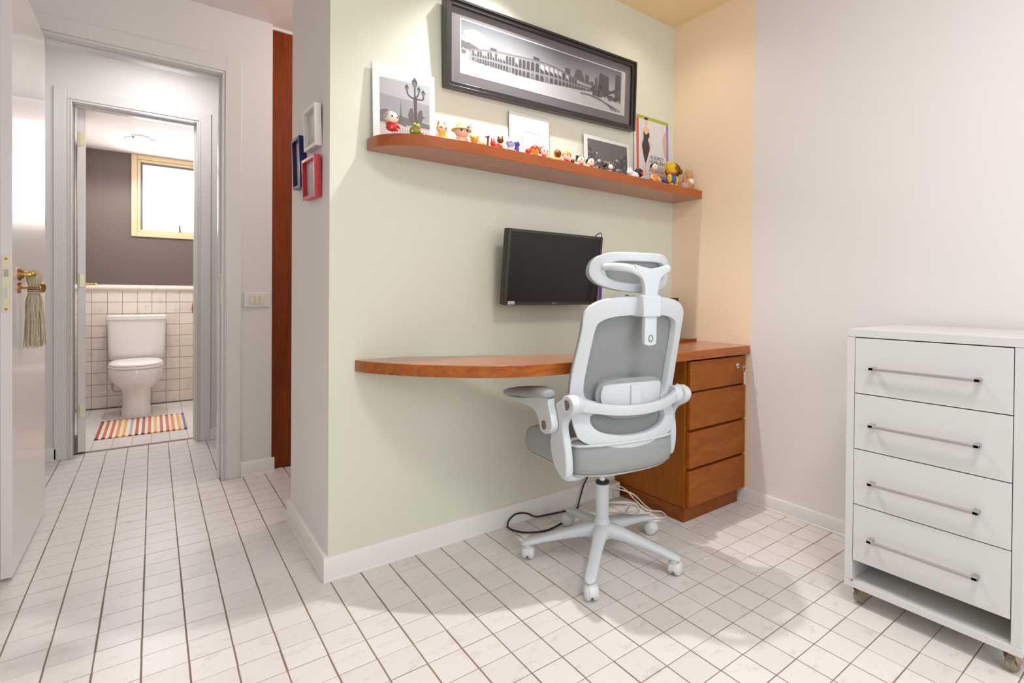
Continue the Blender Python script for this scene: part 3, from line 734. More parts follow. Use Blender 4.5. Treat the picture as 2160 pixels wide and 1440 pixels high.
for cx_, cy_, rx_, ry_ in ((.035, .76, .022, .07), (.06, .79, .024, .09), (.085, .76, .026, .10), (.11, .74, .022, .08), (.07, .68, .035, .10), (.095, .62, .022, .08), (.13, .56, .012, .03)):
    flat(bm, [(max(.002, cx_+rx_*math.cos(a)*(1+.15*math.sin(3*a))), cy_+ry_*math.sin(a)) for a in [2*math.pi*k/14 for k in range(14)]], 2+random.random()*.3, uvl, 4)
flat(bm, [(0, .45), (0, .62), (.02, .60), (.038, .605), (.055, .585), (.075, .56), (.10, .535), (.10, .42)], 3, uvl, 6)
for k in range(34):
    u = random.uniform(.0, .33); v = random.uniform(.30, .44)-.1*u; r = random.uniform(.008, .018)
    flat(bm, [(max(.001, u+r*math.cos(a)*random.uniform(.7, 1.1)), v+r*4*math.sin(a)*random.uniform(.7, 1.1)) for a in [2*math.pi*j/9 for j in range(9)]], 3.2+k*.01, uvl, random.choice([6, 3, 8, 1]))
for k in range(10):
    u = .005+.012*k; flat(bm, [(u, .33), (u+.009, .33), (u+.009, .45+.05*random.random()), (u, .47)], 3.1, uvl, random.choice([1, 7]))
def interp(tab, x):
    for (a, b_), (c, d) in zip(tab, tab[1:]):
        if a <= x <= c: return b_+(d-b_)*(x-a)/(c-a)
    return tab[-1][1]
top = [(.038, .486), (.086, .536), (.16, .597), (.237, .621), (.318, .646), (.373, .662), (.459, .672), (.519, .648), (.58, .597), (.643, .545), (.708, .503), (.79, .465)]
base = [(.038, .29), (.135, .270), (.212, .255), (.318, .245), (.431, .250), (.49, .262), (.55, .276), (.612, .288), (.676, .300), (.79, .355)]
us = [.04+.75*i/60 for i in range(61)]
flat(bm, [(u, interp(base, u)) for u in us]+[(u, interp(top, u)) for u in us[::-1]], 5, uvl, 2)
flat(bm, [(u, interp(top, u)-.035) for u in us]+[(u, interp(top, u)) for u in us[::-1]], 5.2, uvl, 8)
x_ = .055; k = 0
while x_ < .775:
    wdt = .0125+.017*math.exp(-((x_-.44)/.17)**2)
    b0, t0 = interp(base, x_), interp(top, x_); h = t0-b0; midv = b0+h*.36
    a = wdt*.72
    for lo_, hi_, mi in ((midv+.04*h, t0-.14*h, 4 if (x_ > .40 and x_ < .56) or random.random() < .45 else 3), (b0+.0*h, midv-.06*h, 3 if random.random() < .8 else 8)):
        r = a/2; vr = r*4.4
        pts = [(x_, lo_), (x_+a, lo_)]+[(x_+r+r*math.cos(t), max(lo_, hi_-vr)+min(vr, hi_-lo_)*math.sin(t)) for t in [math.pi*q/6 for q in range(7)]]
        flat(bm, pts, 6+.01*k, uvl, mi); k += 1
        if mi == 4: flat(bm, [(x_, lo_), (x_+a, lo_), (x_+a, lo_+.12*h), (x_, lo_+.25*h)], 7+.01*k, uvl, 3)
    x_ += wdt
for a, b_, z0_, z1_ in ((.147, .18, .60, .64), (.383, .421, .675, .725)): flat(bm, [(a, z0_), (b_, z0_-.01), (b_, z1_-.01), (a, z1_)], 8, uvl, 3)
for pts in ([(.58, .56), (.58, .70), (.612, .70), (.616, .52)], [(.630, .50), (.650, .70), (.662, .755), (.688, .74), (.705, .60), (.715, .46)], [(.712, .40), (.714, .68), (.738, .68), (.742, .40)], [(.74, .38), (.744, .56), (.772, .57), (.78, .38)],
            [(.778, .34), (.782, .69), (.800, .69), (.803, .34)], [(.80, .34), (.812, .78), (.818, .83), (.88, .79), (.885, .34)], [(.925, .30), (.930, .88), (.945, .91), (.969, .88), (.972, .28)]):
    flat(bm, pts, 4.2, uvl, 6 if pts[0][0] < .8 else 3)
for k in range(60):
    u = random.uniform(.76, .968); v = random.uniform(.27, .50); r = random.uniform(.007, .014)
    flat(bm, [(u+r*math.cos(a)*random.uniform(.6, 1.1), v+r*4.4*math.sin(a)*random.uniform(.6, 1.1)) for a in [2*math.pi*j/9 for j in range(9)]], 8+k*.012, uvl, random.choice([3, 5, 3, 6]))
flat(bm, [(.975, 0), (1, 0), (1, 1), (.975, 1)], 10, uvl, 4)
for off in (0, .026, .052):
    cu = [(.683+off*.3, .235+off*.25), (.76, .245-off*.15), (.83, .20-off*.2), (.89+off*.6, .10), (.915+off, .015+.02*(off > .03))]
    cu = catmull(cu, 6, False)
    flat(bm, [(p[0], p[1]+.014) for p in cu]+[(p[0]-.003, p[1]-.010) for p in cu[::-1]], 9+off, uvl, 6)
link('photo_print', bm, None, pf, mats=greys)
bx('glazing', -FW+.024, FW-.024, -.0080, -.0072, -FH+.024, FH-.024, GLAZ, pf)

# ------------------------------------------------------------------ prints leaning on the shelf
def leaning(name, label, x0, x1, h, m, th=.003, yb=1.905, lean=4.0, cat='print', rz=0):
    o = empty(name, ((x0+x1)/2, yb, ZS), rz); o.rotation_euler = (math.radians(-lean), 0, rz); tag(o, label, cat)
    wd = (x1-x0)/2
    bx('sheet', -wd, wd, 0, th, 0, h, m, o, bevel=.0004)
    return o, wd
def PL(o): return lambda x, z, lay: (x, -.00015-.00012*lay, z)
# lamp post photo
o, wd = leaning('photo_print', 'white-bordered grey photo of an ornate street lamp at the left end of the shelf', .613, .850, .283, PAPER, yb=1.912, lean=3)
gs = [grey(206), grey(176), grey(120), grey(74), grey(228), grey(96), grey(150)]
bm = bmesh.new(); fn = PL(o); cx0 = (.613+.850)/2
def q(x, z): return (x-cx0, z-ZS)
flat(bm, [q(.638, 1.566), q(.827, 1.566), q(.829, 1.795), q(.638, 1.785)], 0, fn, 0)
flat(bm, [q(.638, 1.655), q(.827, 1.650), q(.827, 1.720), q(.638, 1.725)], .5, fn, 1)
flat(bm, [q(.638, 1.663), q(.660, 1.672), q(.682, 1.660), q(.720, 1.655), q(.760, 1.652), q(.827, 1.645), q(.827, 1.628), q(.720, 1.625), q(.638, 1.620)], 1, fn, 2)
flat(bm, [q(.638, 1.612), q(.827, 1.622), q(.827, 1.566), q(.638, 1.566)], 1.2, fn, 4)
for k in range(14): flat(bm, [q(.680+.01*k, 1.575), q(.683+.01*k, 1.575), q(.683+.01*k, 1.612), q(.680+.01*k, 1.612)], 1.5, fn, 6)
flat(bm, [q(.680, 1.628), q(.705, 1.636), q(.735, 1.624), q(.735, 1.618), q(.705, 1.628), q(.680, 1.620)], 1.6, fn, 5)
flat(bm, [q(.707, 1.638), q(.713, 1.660), q(.7155, 1.72), q(.718, 1.660), q(.724, 1.638)], 2, fn, 5)
flat(bm, [q(.757, 1.572), q(.766, 1.64), q(.766, 1.70), q(.764, 1.732), q(.779, 1.734), q(.777, 1.70), q(.778, 1.64), q(.786, 1.572)], 3, fn, 3)
def arm2(pts, wd2=.0027, lay=3.2):
    cu = catmull(pts, 4, False)
    L = []; R = []
    for i, p in enumerate(cu):
        a = cu[max(i-1, 0)]; b2 = cu[min(i+1, len(cu)-1)]; dx, dz = b2[0]-a[0], b2[1]-a[1]; n = math.hypot(dx, dz) or 1
        L.append(q(p[0]-dz/n*wd2, p[1]+dx/n*wd2)); R.append(q(p[0]+dz/n*wd2, p[1]-dx/n*wd2))
    flat(bm, L+R[::-1], lay, fn, 3)
arm2([(.770, 1.735), (.758, 1.735), (.744, 1.744), (.740, 1.757)]); arm2([(.772, 1.735), (.790, 1.734), (.802, 1.738), (.804, 1.750)]); arm2([(.772, 1.738), (.780, 1.745), (.785, 1.758)]); arm2([(.770, 1.73), (.770, 1.775)], .003)
for x, z, s_ in ((.739, 1.757, 1.25), (.8035, 1.750, 1.25), (.786, 1.760, 1.2), (.770, 1.776, 1.9)):
    flat(bm, [q(x-.003*s_, z), q(x+.003*s_, z), q(x+.006*s_, z+.010*s_), q(x-.006*s_, z+.010*s_)], 3.4, fn, 2)
    flat(bm, [q(x-.007*s_, z+.010*s_), q(x+.007*s_, z+.010*s_), q(x+.001, z+.020*s_), q(x-.001, z+.020*s_)], 3.5, fn, 3)
for pts in ([(.752, 1.64), (.742, 1.665), (.750, 1.690), (.760, 1.696), (.766, 1.67), (.762, 1.64)], [(.778, 1.64), (.780, 1.68), (.792, 1.698), (.798, 1.690), (.800, 1.672), (.811, 1.668), (.800, 1.664), (.792, 1.64)]):
    flat(bm, [q(*p) for p in pts], 2.8, fn, 5)
link('printed_image', bm, None, o, mats=gs)
# white mounted card
o, wd = leaning('mounted_card', 'blank white passe-partout card with a small window in the middle of the shelf', 1.187, 1.394, .232, PAPER, th=.006, yb=1.910, lean=3)
bm = bmesh.new(); fn = PL(o); c0 = 1.2905
flat(bm, [(1.250-c0, .040), (1.342-c0, .040), (1.342-c0, .158), (1.250-c0, .158)], 0, fn, 0); flat(bm, [(1.253-c0, .043), (1.339-c0, .043), (1.339-c0, .154), (1.253-c0, .154)], 1, fn, 1)
link('card_window', bm, None, o, mats=[grey(196), mat('card_cream', (232, 226, 214), .6)])
# night street photo
o, wd = leaning('night_photo', 'white-bordered dark grey photo of a lit avenue on the right part of the shelf', 1.604, 1.905, .216, PAPER, yb=1.912, lean=3)
bm = bmesh.new(); fn = PL(o); c0 = 1.7545; random.seed(11)
flat(bm, [(-.130, .018), (.134, .018), (.134, .200), (-.130, .198)], 0, fn, 0)
flat(bm, [(-.130, .018), (.134, .018), (.134, .165), (.09, .13), (.03, .095), (-.03, .09), (-.08, .13), (-.130, .170)], 1, fn, 1)
for k in range(190):
    u = random.uniform(-.128, .130); lim = .05+.75*abs(u); v = random.uniform(.02, min(.17, lim+.03)); r = random.uniform(.0012, .0035)
    flat(bm, [(u-r*.6, v-r*1.8), (u+r*.6, v-r*1.8), (u+r*.6, v+r*1.8), (u-r*.6, v+r*1.8)], 2+k*.004, fn, random.choice([2, 3, 0, 4, 1]))
for u, v, r in ((-.072, .135, .005), (.062, .120, .006), (.012, .104, .003), (-.052, .105, .003), (.036, .10, .003)):
    flat(bm, [(u+r*math.cos(a), v+r*math.sin(a)) for a in [2*math.pi*j/10 for j in range(10)]], 4, fn, 3)
flat(bm, [(-.028, .098), (.012, .096), (.012, .103), (-.028, .105)], 4, fn, 2)
link('printed_image', bm, None, o, mats=[grey(128), grey(96), grey(200), grey(236), grey(62)])
# film poster
o, wd = leaning('poster', 'white poster with green, red and lilac stripes and a woman in a long dark dress', 1.950, 2.232, .405, PAPER, yb=1.925, lean=1.2, cat='poster')
pm = [mat('poster_green', (168, 182, 60), .5), mat('poster_red', (222, 88, 66), .5), mat('poster_lilac', (142, 136, 196), .5), mat('poster_dress', (74, 54, 62), .5), mat('poster_skin', (232, 192, 172), .5), mat('poster_pink', (228, 178, 168), .5), mat('poster_hair', (48, 38, 40), .5)]
bm = bmesh.new(); fn = PL(o); c0 = 2.091
def p(x, z): return (x-c0, z-ZS)
flat(bm, [p(1.966, 1.930), p(2.217, 1.930), p(2.217, 1.948), p(1.966, 1.948)], 0, fn, 0)
flat(bm, [p(1.966, 1.570), p(1.984, 1.570), p(1.984, 1.930), p(1.966, 1.930)], 0, fn, 1)
flat(bm, [p(2.198, 1.70), p(2.216, 1.70), p(2.216, 1.930), p(2.198, 1.930)], 0, fn, 2)
dress = catmull([(2.020, 1.865), (2.038, 1.850), (2.060, 1.866), (2.064, 1.845), (2.054, 1.825), (2.064, 1.802), (2.066, 1.775), (2.054, 1.742), (2.044, 1.715), (2.034, 1.70), (2.024, 1.72), (2.012, 1.765), (2.008, 1.795), (2.020, 1.828)], 4)
flat(bm, [p(*v_) for v_ in dress], 2, fn, 3)
flat(bm, [p(*v_) for v_ in catmull([(2.020, 1.862), (2.012, 1.880), (2.030, 1.890), (2.034, 1.905), (2.046, 1.905), (2.048, 1.890), (2.064, 1.882), (2.062, 1.862), (2.038, 1.848)], 3)], 1, fn, 4)
flat(bm, [p(2.040+.013*math.cos(a), 1.918+.018*math.sin(a)) for a in [2*math.pi*k/14 for k in range(14)]], 2.2, fn, 4)
flat(bm, [p(2.040+.015*math.cos(a), 1.929+.014*math.sin(a)) for a in [math.pi*k/10 for k in range(11)]], 2.5, fn, 6)
flat(bm, [p(2.060, 1.866), p(2.066, 1.862), p(2.076, 1.80), p(2.070, 1.765), p(2.064, 1.768), p(2.067, 1.80)], 1.5, fn, 4)
flat(bm, [p(2.016, 1.866), p(2.010, 1.862), p(2.002, 1.80), p(2.008, 1.765), p(2.014, 1.768), p(2.010, 1.80)], 1.5, fn, 4)
flat(bm, [p(2.028, 1.705), p(2.040, 1.705), p(2.040, 1.63), p(2.032, 1.63)], 1.4, fn, 4)
flat(bm, [p(*v_) for v_ in catmull([(2.180, 1.88), (2.198, 1.885), (2.198, 1.76), (2.185, 1.755), (2.172, 1.80), (2.168, 1.85)], 3)], 1.2, fn, 5)
link('printed_image', bm, None, o, mats=pm)
INK = mat('poster_ink', (70, 66, 70), .5)
def ptext(s, x, z, size, m_): text_obj('lettering', s, size, m_, o, Matrix.Translation((x-c0, -.0005, z-ZS)) @ Matrix.Rotation(math.pi/2, 4, 'X'), ext=.0001)
ptext('AUDREY', 2.068, 1.727, .028, INK); ptext('HEPBURN', 2.062, 1.703, .028, INK)
ptext('BREAKFAST', 2.060, 1.658, .024, pm[1]); ptext("TIFFANY'S", 2.062, 1.628, .027, pm[1])
for k in range(3): bx('small_print', 2.065-c0, 2.175-c0, -.0006, -.0001, 1.690-.006*k-ZS, 1.691-.006*k-ZS, grey(176), o)

# ------------------------------------------------------------------ figurines
SKIN = mat('fig_skin', (246, 206, 160), .3); PALE = mat('fig_pale', (250, 232, 212), .3); RED = mat('fig_red', (206, 40, 34), .25, coat=.4); GOLD = mat('fig_gold', (226, 160, 40), .25, coat=.4)
BRN = mat('fig_brown', (110, 62, 22), .4); BLK = mat('fig_black', (24, 24, 26), .3); YEL = mat('fig_bright_yellow', (240, 196, 36), .35); BLU = mat('fig_blue', (62, 62, 168), .25); WHT = mat('fig_white', (240, 238, 240), .25)
OLV = mat('fig_olive', (144, 142, 62), .4); LIME = mat('fig_lime', (186, 206, 96), .4); PUR = mat('fig_violet', (100, 84, 190), .4); ORG = mat('fig_orange', (236, 132, 44), .3, coat=.4); LBL = mat('fig_pale_blue', (176, 190, 232), .25)
PLUSHB = mat('brown_plush', (128, 76, 26), .95, bump=.8, bscale=300); PLUSHY = mat('yellow_plush', (236, 188, 44), .95, bump=.8, bscale=300); PLUSHBE = mat('beige_plush', (200, 156, 104), .95, bump=.9, bscale=260, var=.25, vscale=60)
SILV = mat('fig_silver', (190, 188, 186), .2, metal=.8)
def eyes(parent, z, r, y, m_=BLK, s_=1):
    for sx in (-1, 1):
        bm = bmesh.new(); ball(bm, (sx*r*.42, -y, z), r*.14*s_, r*.10, r*.18*s_, 8, 6)
        link('eye', bm, m_, parent, smooth=60)
def figurine(label, X, h, w_, body, head, hair=None, ears=None, arms=None, hat=None, Y=1.785, rz=0, bodyr=1.0, headr=1.0, name='toy_figurine', cat='figurine', face=True, z0=0):
    f = tag(empty(name, (X, Y, ZS), rz), label, cat, 'figurines on the wall shelf')
    r = w_*.40*bodyr; hb = h*.50
    bm = bmesh.new(); lathe(bm, [(.55*r, 0), (.95*r, hb*.12), (r, hb*.4), (.78*r, hb*.8), (.42*r, hb*1.0)], seg=16, sy=.8); link('body', bm, body, f, smooth=60)
    hr = w_*.44*headr; hz = h-hr*.92
    bm = bmesh.new(); ball(bm, (0, -.002, hz), hr, hr*.88, hr*.92, 18, 11); hd = link('head', bm, head, f, smooth=60)
    if face: eyes(hd, hz, hr, hr*.86)
    for sx in (-1, 1):
        bm = bmesh.new(); ball(bm, (sx*r*.55, -r*.5, hb*.10), r*.36, r*.46, hb*.14, 10, 6)
        link('foot', bm, arms or body, f, smooth=60)
    for sx in (-1, 1):
        bm = bmesh.new(); tube(bm, [(sx*r*.55, 0, hb*.85), (sx*r*1.15, -r*.3, hb*.55), (sx*r*1.05, -r*.7, hb*.35)], [r*.20, r*.22, r*.2], 8)
        link('arm', bm, arms or body, f, smooth=60)
    if hair is not None:
        bm = bmesh.new()
        prof = [(1.0, -.15), (1.08, .1), (1.02, .45), (.8, .75), (.45, .98), (.05, 1.06)]
        lathe(bm, [(a*hr, b2*hr) for a, b2 in prof], c=(0, .22*hr, hz), seg=16); link('hair', bm, hair, f, smooth=60)
    if ears is not None:
        kind, m_ = ears
        for sx in (-1, 1):
            bm = bmesh.new()
            if kind == 'round': ball(bm, (sx*hr*.85, 0, hz+hr*.72), hr*.38, hr*.2, hr*.38, 10, 7)
            elif kind == 'point': lathe(bm, [(hr*.36, 0), (hr*.25, hr*.35), (hr*.03, hr*.8)], c=(sx*hr*.55, 0, hz+hr*.6), seg=8, sy=.6)
            elif kind == 'long': ball(bm, (sx*hr*.95, -.003, hz-hr*.35), hr*.26, hr*.2, hr*.95, 10, 8)
            elif kind == 'bun': ball(bm, (sx*hr*.95, .1*hr, hz+hr*.75), hr*.30, hr*.28, hr*.30, 10, 7)
            link('ear' if kind != 'bun' else 'hair_bun', bm, m_, f, smooth=60)
    if hat: hat(f, hr, hz)
    return f
def hat_brim(f, hr, hz):
    bm = bmesh.new(); M = Matrix.Rotation(math.radians(6), 4, 'Y')
    lathe(bm, [(hr*1.35, hr*.10), (hr*1.38, hr*.16), (hr*.82, hr*.30), (hr*.70, hr*.85), (hr*.62, hr*.95), (.01, hr*.97)], c=(0, 0, hz), seg=24); link('hat', bm, LIME, f, smooth=40)
    bm = bmesh.new()
    for a, L in ((.9, 1.2), (.35, 1.3), (1.6, .6)):
        v = [bm.verts.new(p_) for p_ in ((hr*.3, -hr*.95, hz+hr*.35), (hr*.5, -hr*.9, hz+hr*.30), (hr*(.4+L*math.cos(a)), -hr*1.0, hz+hr*(.35+L*math.sin(a)*.8)), (hr*.35, -hr*.85, hz+hr*.42))]
        bm.faces.new((v[0], v[1], v[2])); bm.faces.new((v[1], v[3], v[2])); bm.faces.new((v[3], v[0], v[2])); bm.faces.new((v[0], v[3], v[1]))
    link('feather', bm, PUR, f)
def flower(m_, sx=1):
    def g(f, hr, hz):
        bm = bmesh.new()
        for k in range(5): a = 2*math.pi*k/5; ball(bm, (sx*hr*.55+hr*.16*math.cos(a), -hr*.35, hz+hr*.85+hr*.16*math.sin(a)), hr*.15, hr*.1, hr*.15, 8, 5)
        link('flower', bm, m_, f, smooth=60)
    return g
def cap(m_):
    def g(f, hr, hz):
        bm = bmesh.new(); lathe(bm, [(1.06*hr, .15*hr), (1.08*hr, .35*hr), (.85*hr, .75*hr), (.4*hr, 1.05*hr), (.03*hr, 1.10*hr)], c=(0, .05*hr, hz), seg=16); link('cap', bm, m_, f, smooth=50)
    return g
def curls(m_):
    def g(f, hr, hz):
        bm = bmesh.new()
        for k in range(14):
            a = math.pi*(-.15+1.3*k/13); ball(bm, (hr*1.0*math.cos(a), .0, hz+hr*.95*math.sin(a)), hr*.22, hr*.3, hr*.22, 8, 5)
        link('curls', bm, m_, f, smooth=60)
    return g
def mane(m_):
    def g(f, hr, hz):
        bm = bmesh.new()
        for k in range(16):
            a = 2*math.pi*k/16; ball(bm, (hr*1.05*math.cos(a), hr*.25, hz+hr*1.0*math.sin(a)), hr*.32, hr*.3, hr*.32, 8, 5)
        link('mane', bm, m_, f, smooth=60)
    return g
figurine('red-suited figurine with a clear pale domed head at the far left of the shelf', .634, .064, .050, RED, PALE, hair=mat('fig_ash', (196, 176, 160), .1, coat=1), arms=RED, rz=.2)
bm = bmesh.new(); f = tag(empty('toy_frog', (.716, 1.782, ZS)), 'small olive green crouching frog figurine in front of the lamp photo', 'figurine', 'figurines on the wall shelf')
ball(bm, (0, 0, .016), .020, .018, .016); ball(bm, (.003, -.006, .027), .014, .013, .011); link('body', bm, OLV, f, smooth=60)
for sx in (-1, 1):
    bm = bmesh.new(); ball(bm, (sx*.007, -.012, .035), .005, .005, .005)
    link('eye', bm, LIME, f, smooth=60)
for sx in (-1, 1):
    bm = bmesh.new(); ball(bm, (sx*.017, -.010, .006), .007, .010, .006)
    link('foot', bm, OLV, f, smooth=60)
figurine('yellow-bodied figurine with a peach head and a pointed ear left of the hatted one', .816, .062, .046, YEL, SKIN, ears=('point', mat('fig_tan', (150, 112, 84), .4)), arms=WHT)
figurine('big-headed pink figurine with a green brimmed hat and a violet feather', .895, .074, .066, SKIN, mat('fig_pink', (236, 196, 176), .3), hat=hat_brim, headr=.95, bodyr=.7)
figurine('golden waving figurine beside the green-hatted one', .948, .044, .034, GOLD, GOLD, ears=('round', GOLD), arms=GOLD, rz=-.3)
def lying(label, X, L, hh, m_, m2=None, name='toy_figurine'):
    f = tag(empty(name, (X, 1.782, ZS)), label, 'figurine', 'figurines on the wall shelf')
    bm = bmesh.new(); ball(bm, (0, 0, hh*.45), L*.42, L*.25, hh*.42); link('body', bm, m_, f, smooth=60)
    bm = bmesh.new(); ball(bm, (-L*.38, -.003, hh*.70), L*.22, L*.2, hh*.32); hd = link('head', bm, m2 or m_, f, smooth=60)
    for sx in (-.5, .5):
        bm = bmesh.new(); lathe(bm, [(L*.08, 0), (L*.05, hh*.2), (.001, hh*.35)], c=(-L*.38+sx*L*.2, 0, hh*.92), seg=6)
        link('ear', bm, m2 or m_, hd, smooth=60)
    for sx in (-1, 1):
        bm = bmesh.new(); ball(bm, (sx*L*.25, -L*.15, hh*.12), L*.12, L*.14, hh*.12)
        link('foot', bm, m_, f, smooth=60)
    return f
lying('low golden crouching figurine with a little pale head left of the tall-necked one', .980, .030, .033, GOLD, PALE)
f = tag(empty('toy_giraffe', (1.003, 1.782, ZS)), 'thin brown long-necked animal figurine on the shelf', 'figurine', 'figurines on the wall shelf')
bm = bmesh.new(); tube(bm, [(0, 0, .010), (.002, 0, .030), (.003, 0, .048)], [.006, .004, .004], 8); link('neck', bm, BRN, f, smooth=60)
bm = bmesh.new(); tube(bm, [(-.008, 0, .049), (.006, 0, .053)], [.0035, .006], 8); link('head', bm, BRN, f, smooth=60)
bm = bmesh.new(); ball(bm, (.002, .002, .008), .012, .009, .008); link('body', bm, BRN, f, smooth=60)
lying('red-bodied crouching figurine with a dark brown long-nosed head', 1.045, .050, .040, RED, RED)
f = COL.objects[-1]
figurine('dark brown pointed-eared dog figurine in a red coat with a yellow foot', 1.062, .060, .030, RED, BRN, ears=('point', BLK), arms=YEL, rz=-.5)
figurine('white and pale blue winged figurine with a dark blue tail', 1.108, .064, .044, WHT, LBL, ears=('point', LBL), arms=LBL, face=True)
bm = bmesh.new(); ball(bm, (1.136, 1.782, ZS+.022), .010, .010, .022); ball(bm, (1.138, 1.780, ZS+.046), .011, .007, .012); tag(link('toy_figurine', bm, BLU, smooth=60), 'glossy dark blue little figurine touching the white winged one', 'figurine', 'figurines on the wall shelf')
figurine('small glossy red figurine in front of the white card', 1.192, .040, .030, RED, RED, arms=RED, face=False)
figurine('orange and yellow figurine with a red cap in front of the white card', 1.226, .056, .046, ORG, GOLD, hat=cap(RED), arms=PALE)
figurine('pale-faced doll with curly dark red hair in front of the white card', 1.270, .058, .042, RED, PALE, hat=curls(mat('fig_darkred', (170, 30, 40), .4)), arms=PALE)
lying('low orange crouching figurine left of the lion', 1.312, .040, .026, ORG, GOLD)
figurine('golden lion figurine with a dark face and a big mane', 1.345, .060, .042, GOLD, BRN, hat=mane(mat('fig_ochre', (196, 130, 30), .5)), arms=ORG, headr=.8)
figurine('pale figurine with an orange and yellow cap beside the lion', 1.392, .060, .044, RED, PALE, hat=cap(ORG), arms=RED)
figurine('tiny dark red figurine right of the capped one', 1.424, .036, .024, mat('fig_maroon', (130, 40, 40), .4), BRN, arms=BRN, face=False)
figurine('black-haired pale doll with two hair buns on the shelf', 1.470, .056, .044, RED, PALE, hair=BLK, ears=('bun', BLK), arms=PALE)
figurine('black-haired doll with a red flower and red dress on the shelf', 1.528, .056, .044, RED, PALE, hair=BLK, hat=flower(RED), arms=PALE)
figurine('slim dark grey metal figurine at the left edge of the night photo', 1.578, .062, .024, BLK, SILV, arms=SILV, face=False)
figurine('small black figurine with a brown foot in front of the night photo', 1.612, .050, .026, BLK, BLK, ears=('round', BLK), arms=BRN, face=False)
figurine('little silver horned figurine in front of the night photo', 1.650, .048, .028, SILV, WHT, ears=('point', GOLD), arms=GOLD, face=False)
figurine('tiny brown-grey figurine right of the silver horned one', 1.694, .034, .026, BRN, mat('fig_greybrown', (120, 110, 100), .4), arms=WHT, face=False)
f = lying('white egg-shaped figurine with a black head and a red dot', 1.800, .078, .044, WHT, WHT)
bm = bmesh.new(); ball(bm, (.030, -.002, .036), .024, .022, .022); link('dark_head', bm, BLK, f, smooth=60)
bm = bmesh.new(); ball(bm, (.030, -.024, .030), .006, .004, .007); ball(bm, (.040, -.020, .026), .004, .004, .004); link('red_dot', bm, RED, f, smooth=60)
f = figurine('orange pumpkin-shaped figurine with a doll head and a red scarf', 1.945, .100, .044, ORG, PALE, hair=BLK, hat=flower(BLK), arms=SKIN, headr=.9, bodyr=1.45)
figurine('tiny dark blue figurine beside the yellow plush cat', 2.018, .036, .028, mat('fig_navy', (36, 40, 84), .4), BLU, arms=WHT, face=False)
# yellow plush cat with blue dungarees
f = tag(empty('plush_cat', (2.072, 1.785, ZS)), 'yellow plush cat with a dark T on its face and a blue vest', 'plush toy', 'plush toys at the right end of the shelf')
bm = bmesh.new(); ball(bm, (0, 0, .094), .036, .028, .031); hd = link('head', bm, PLUSHY, f, smooth=60)
for sx in (-1, 1):
    bm = bmesh.new(); ball(bm, (sx*.024, .004, .117), .010, .008, .012)
    link('ear', bm, PLUSHY, hd, smooth=60)
text_obj('mark', 'T', .024, BLK, hd, Matrix.Translation((-.004, -.0305, .084)) @ Matrix.Rotation(math.pi/2, 4, 'X'), ext=.002)
bm = bmesh.new(); ball(bm, (0, 0, .040), .030, .024, .036); link('vest', bm, mat('blue_vest', (64, 100, 176), .9), f, smooth=60)
bm = bmesh.new(); ball(bm, (-.026, -.012, .040), .012, .014, .024); ball(bm, (.032, -.006, .036), .010, .014, .026); link('arm', bm, PLUSHY, f, smooth=60)
for sx in (-1, 1):
    bm = bmesh.new(); ball(bm, (sx*.018, -.014, .008), .012, .018, .008)
    link('foot', bm, PLUSHY, f, smooth=60)
bm = bmesh.new(); tube(bm, [(.020*math.cos(a), .018*math.sin(a), .068) for a in [2*math.pi*k/16 for k in range(17)]], .004, 6, cap=False); link('collar', bm, RED, f, smooth=60)
# brown bear
f = tag(empty('plush_bear', (2.150, 1.840, ZS), .5), 'dark brown round-headed plush bear in a red shirt behind the yellow cat', 'plush toy', 'plush toys at the right end of the shelf')
bm = bmesh.new(); ball(bm, (0, 0, .106), .048, .042, .040); hd = link('head', bm, PLUSHB, f, smooth=60)
for sx in (-1, 1):
    bm = bmesh.new(); ball(bm, (sx*.040, .0, .128), .012, .008, .013)
    link('ear', bm, mat('dark_ear', (96, 54, 24), .9), hd, smooth=60)
bm = bmesh.new(); ball(bm, (0, 0, .040), .042, .032, .040); link('shirt', bm, mat('red_shirt', (184, 36, 34), .8), f, smooth=60)
for sx in (-1, 1):
    bm = bmesh.new(); ball(bm, (sx*.024, -.020, .010), .015, .022, .010)
    link('foot', bm, PLUSHB, f, smooth=60)
bm = bmesh.new(); ball(bm, (0, -.040, .098), .018, .012, .014); link('snout', bm, PLUSHB, hd, smooth=60)
pb = bx('pink_box', -.022, .022, -.010, .010, 0, .030, mat('pink_box', (206, 160, 164), .4), bevel=.001); pb.location = (2.150, 1.765, ZS); tag(pb, 'tiny pink box standing between the plush cat and the beige rabbit', 'box')
# beige rabbit
f = tag(empty('plush_rabbit', (2.212, 1.790, ZS), .12), 'beige long-eared plush rabbit with a white bib at the right end', 'plush toy', 'plush toys at the right end of the shelf')
bm = bmesh.new(); ball(bm, (0, 0, .034), .040, .030, .034); link('body', bm, PLUSHBE, f, smooth=60)
bm = bmesh.new(); ball(bm, (0, -.004, .082), .026, .023, .026); hd = link('head', bm, PLUSHBE, f, smooth=60)
for sx in (-1, 1):
    bm = bmesh.new(); ball(bm, (sx*.030, 0, .058), .010, .008, .034)
    link('ear', bm, PLUSHBE, hd, smooth=60)
bm = bmesh.new(); ball(bm, (0, -.016, .046), .022, .018, .018); link('bib', bm, WHT, f, smooth=60)
for sx in (-1, 1):
    bm = bmesh.new(); ball(bm, (sx*.026, -.018, .010), .014, .020, .010)
    link('foot', bm, PLUSHBE, f, smooth=60)

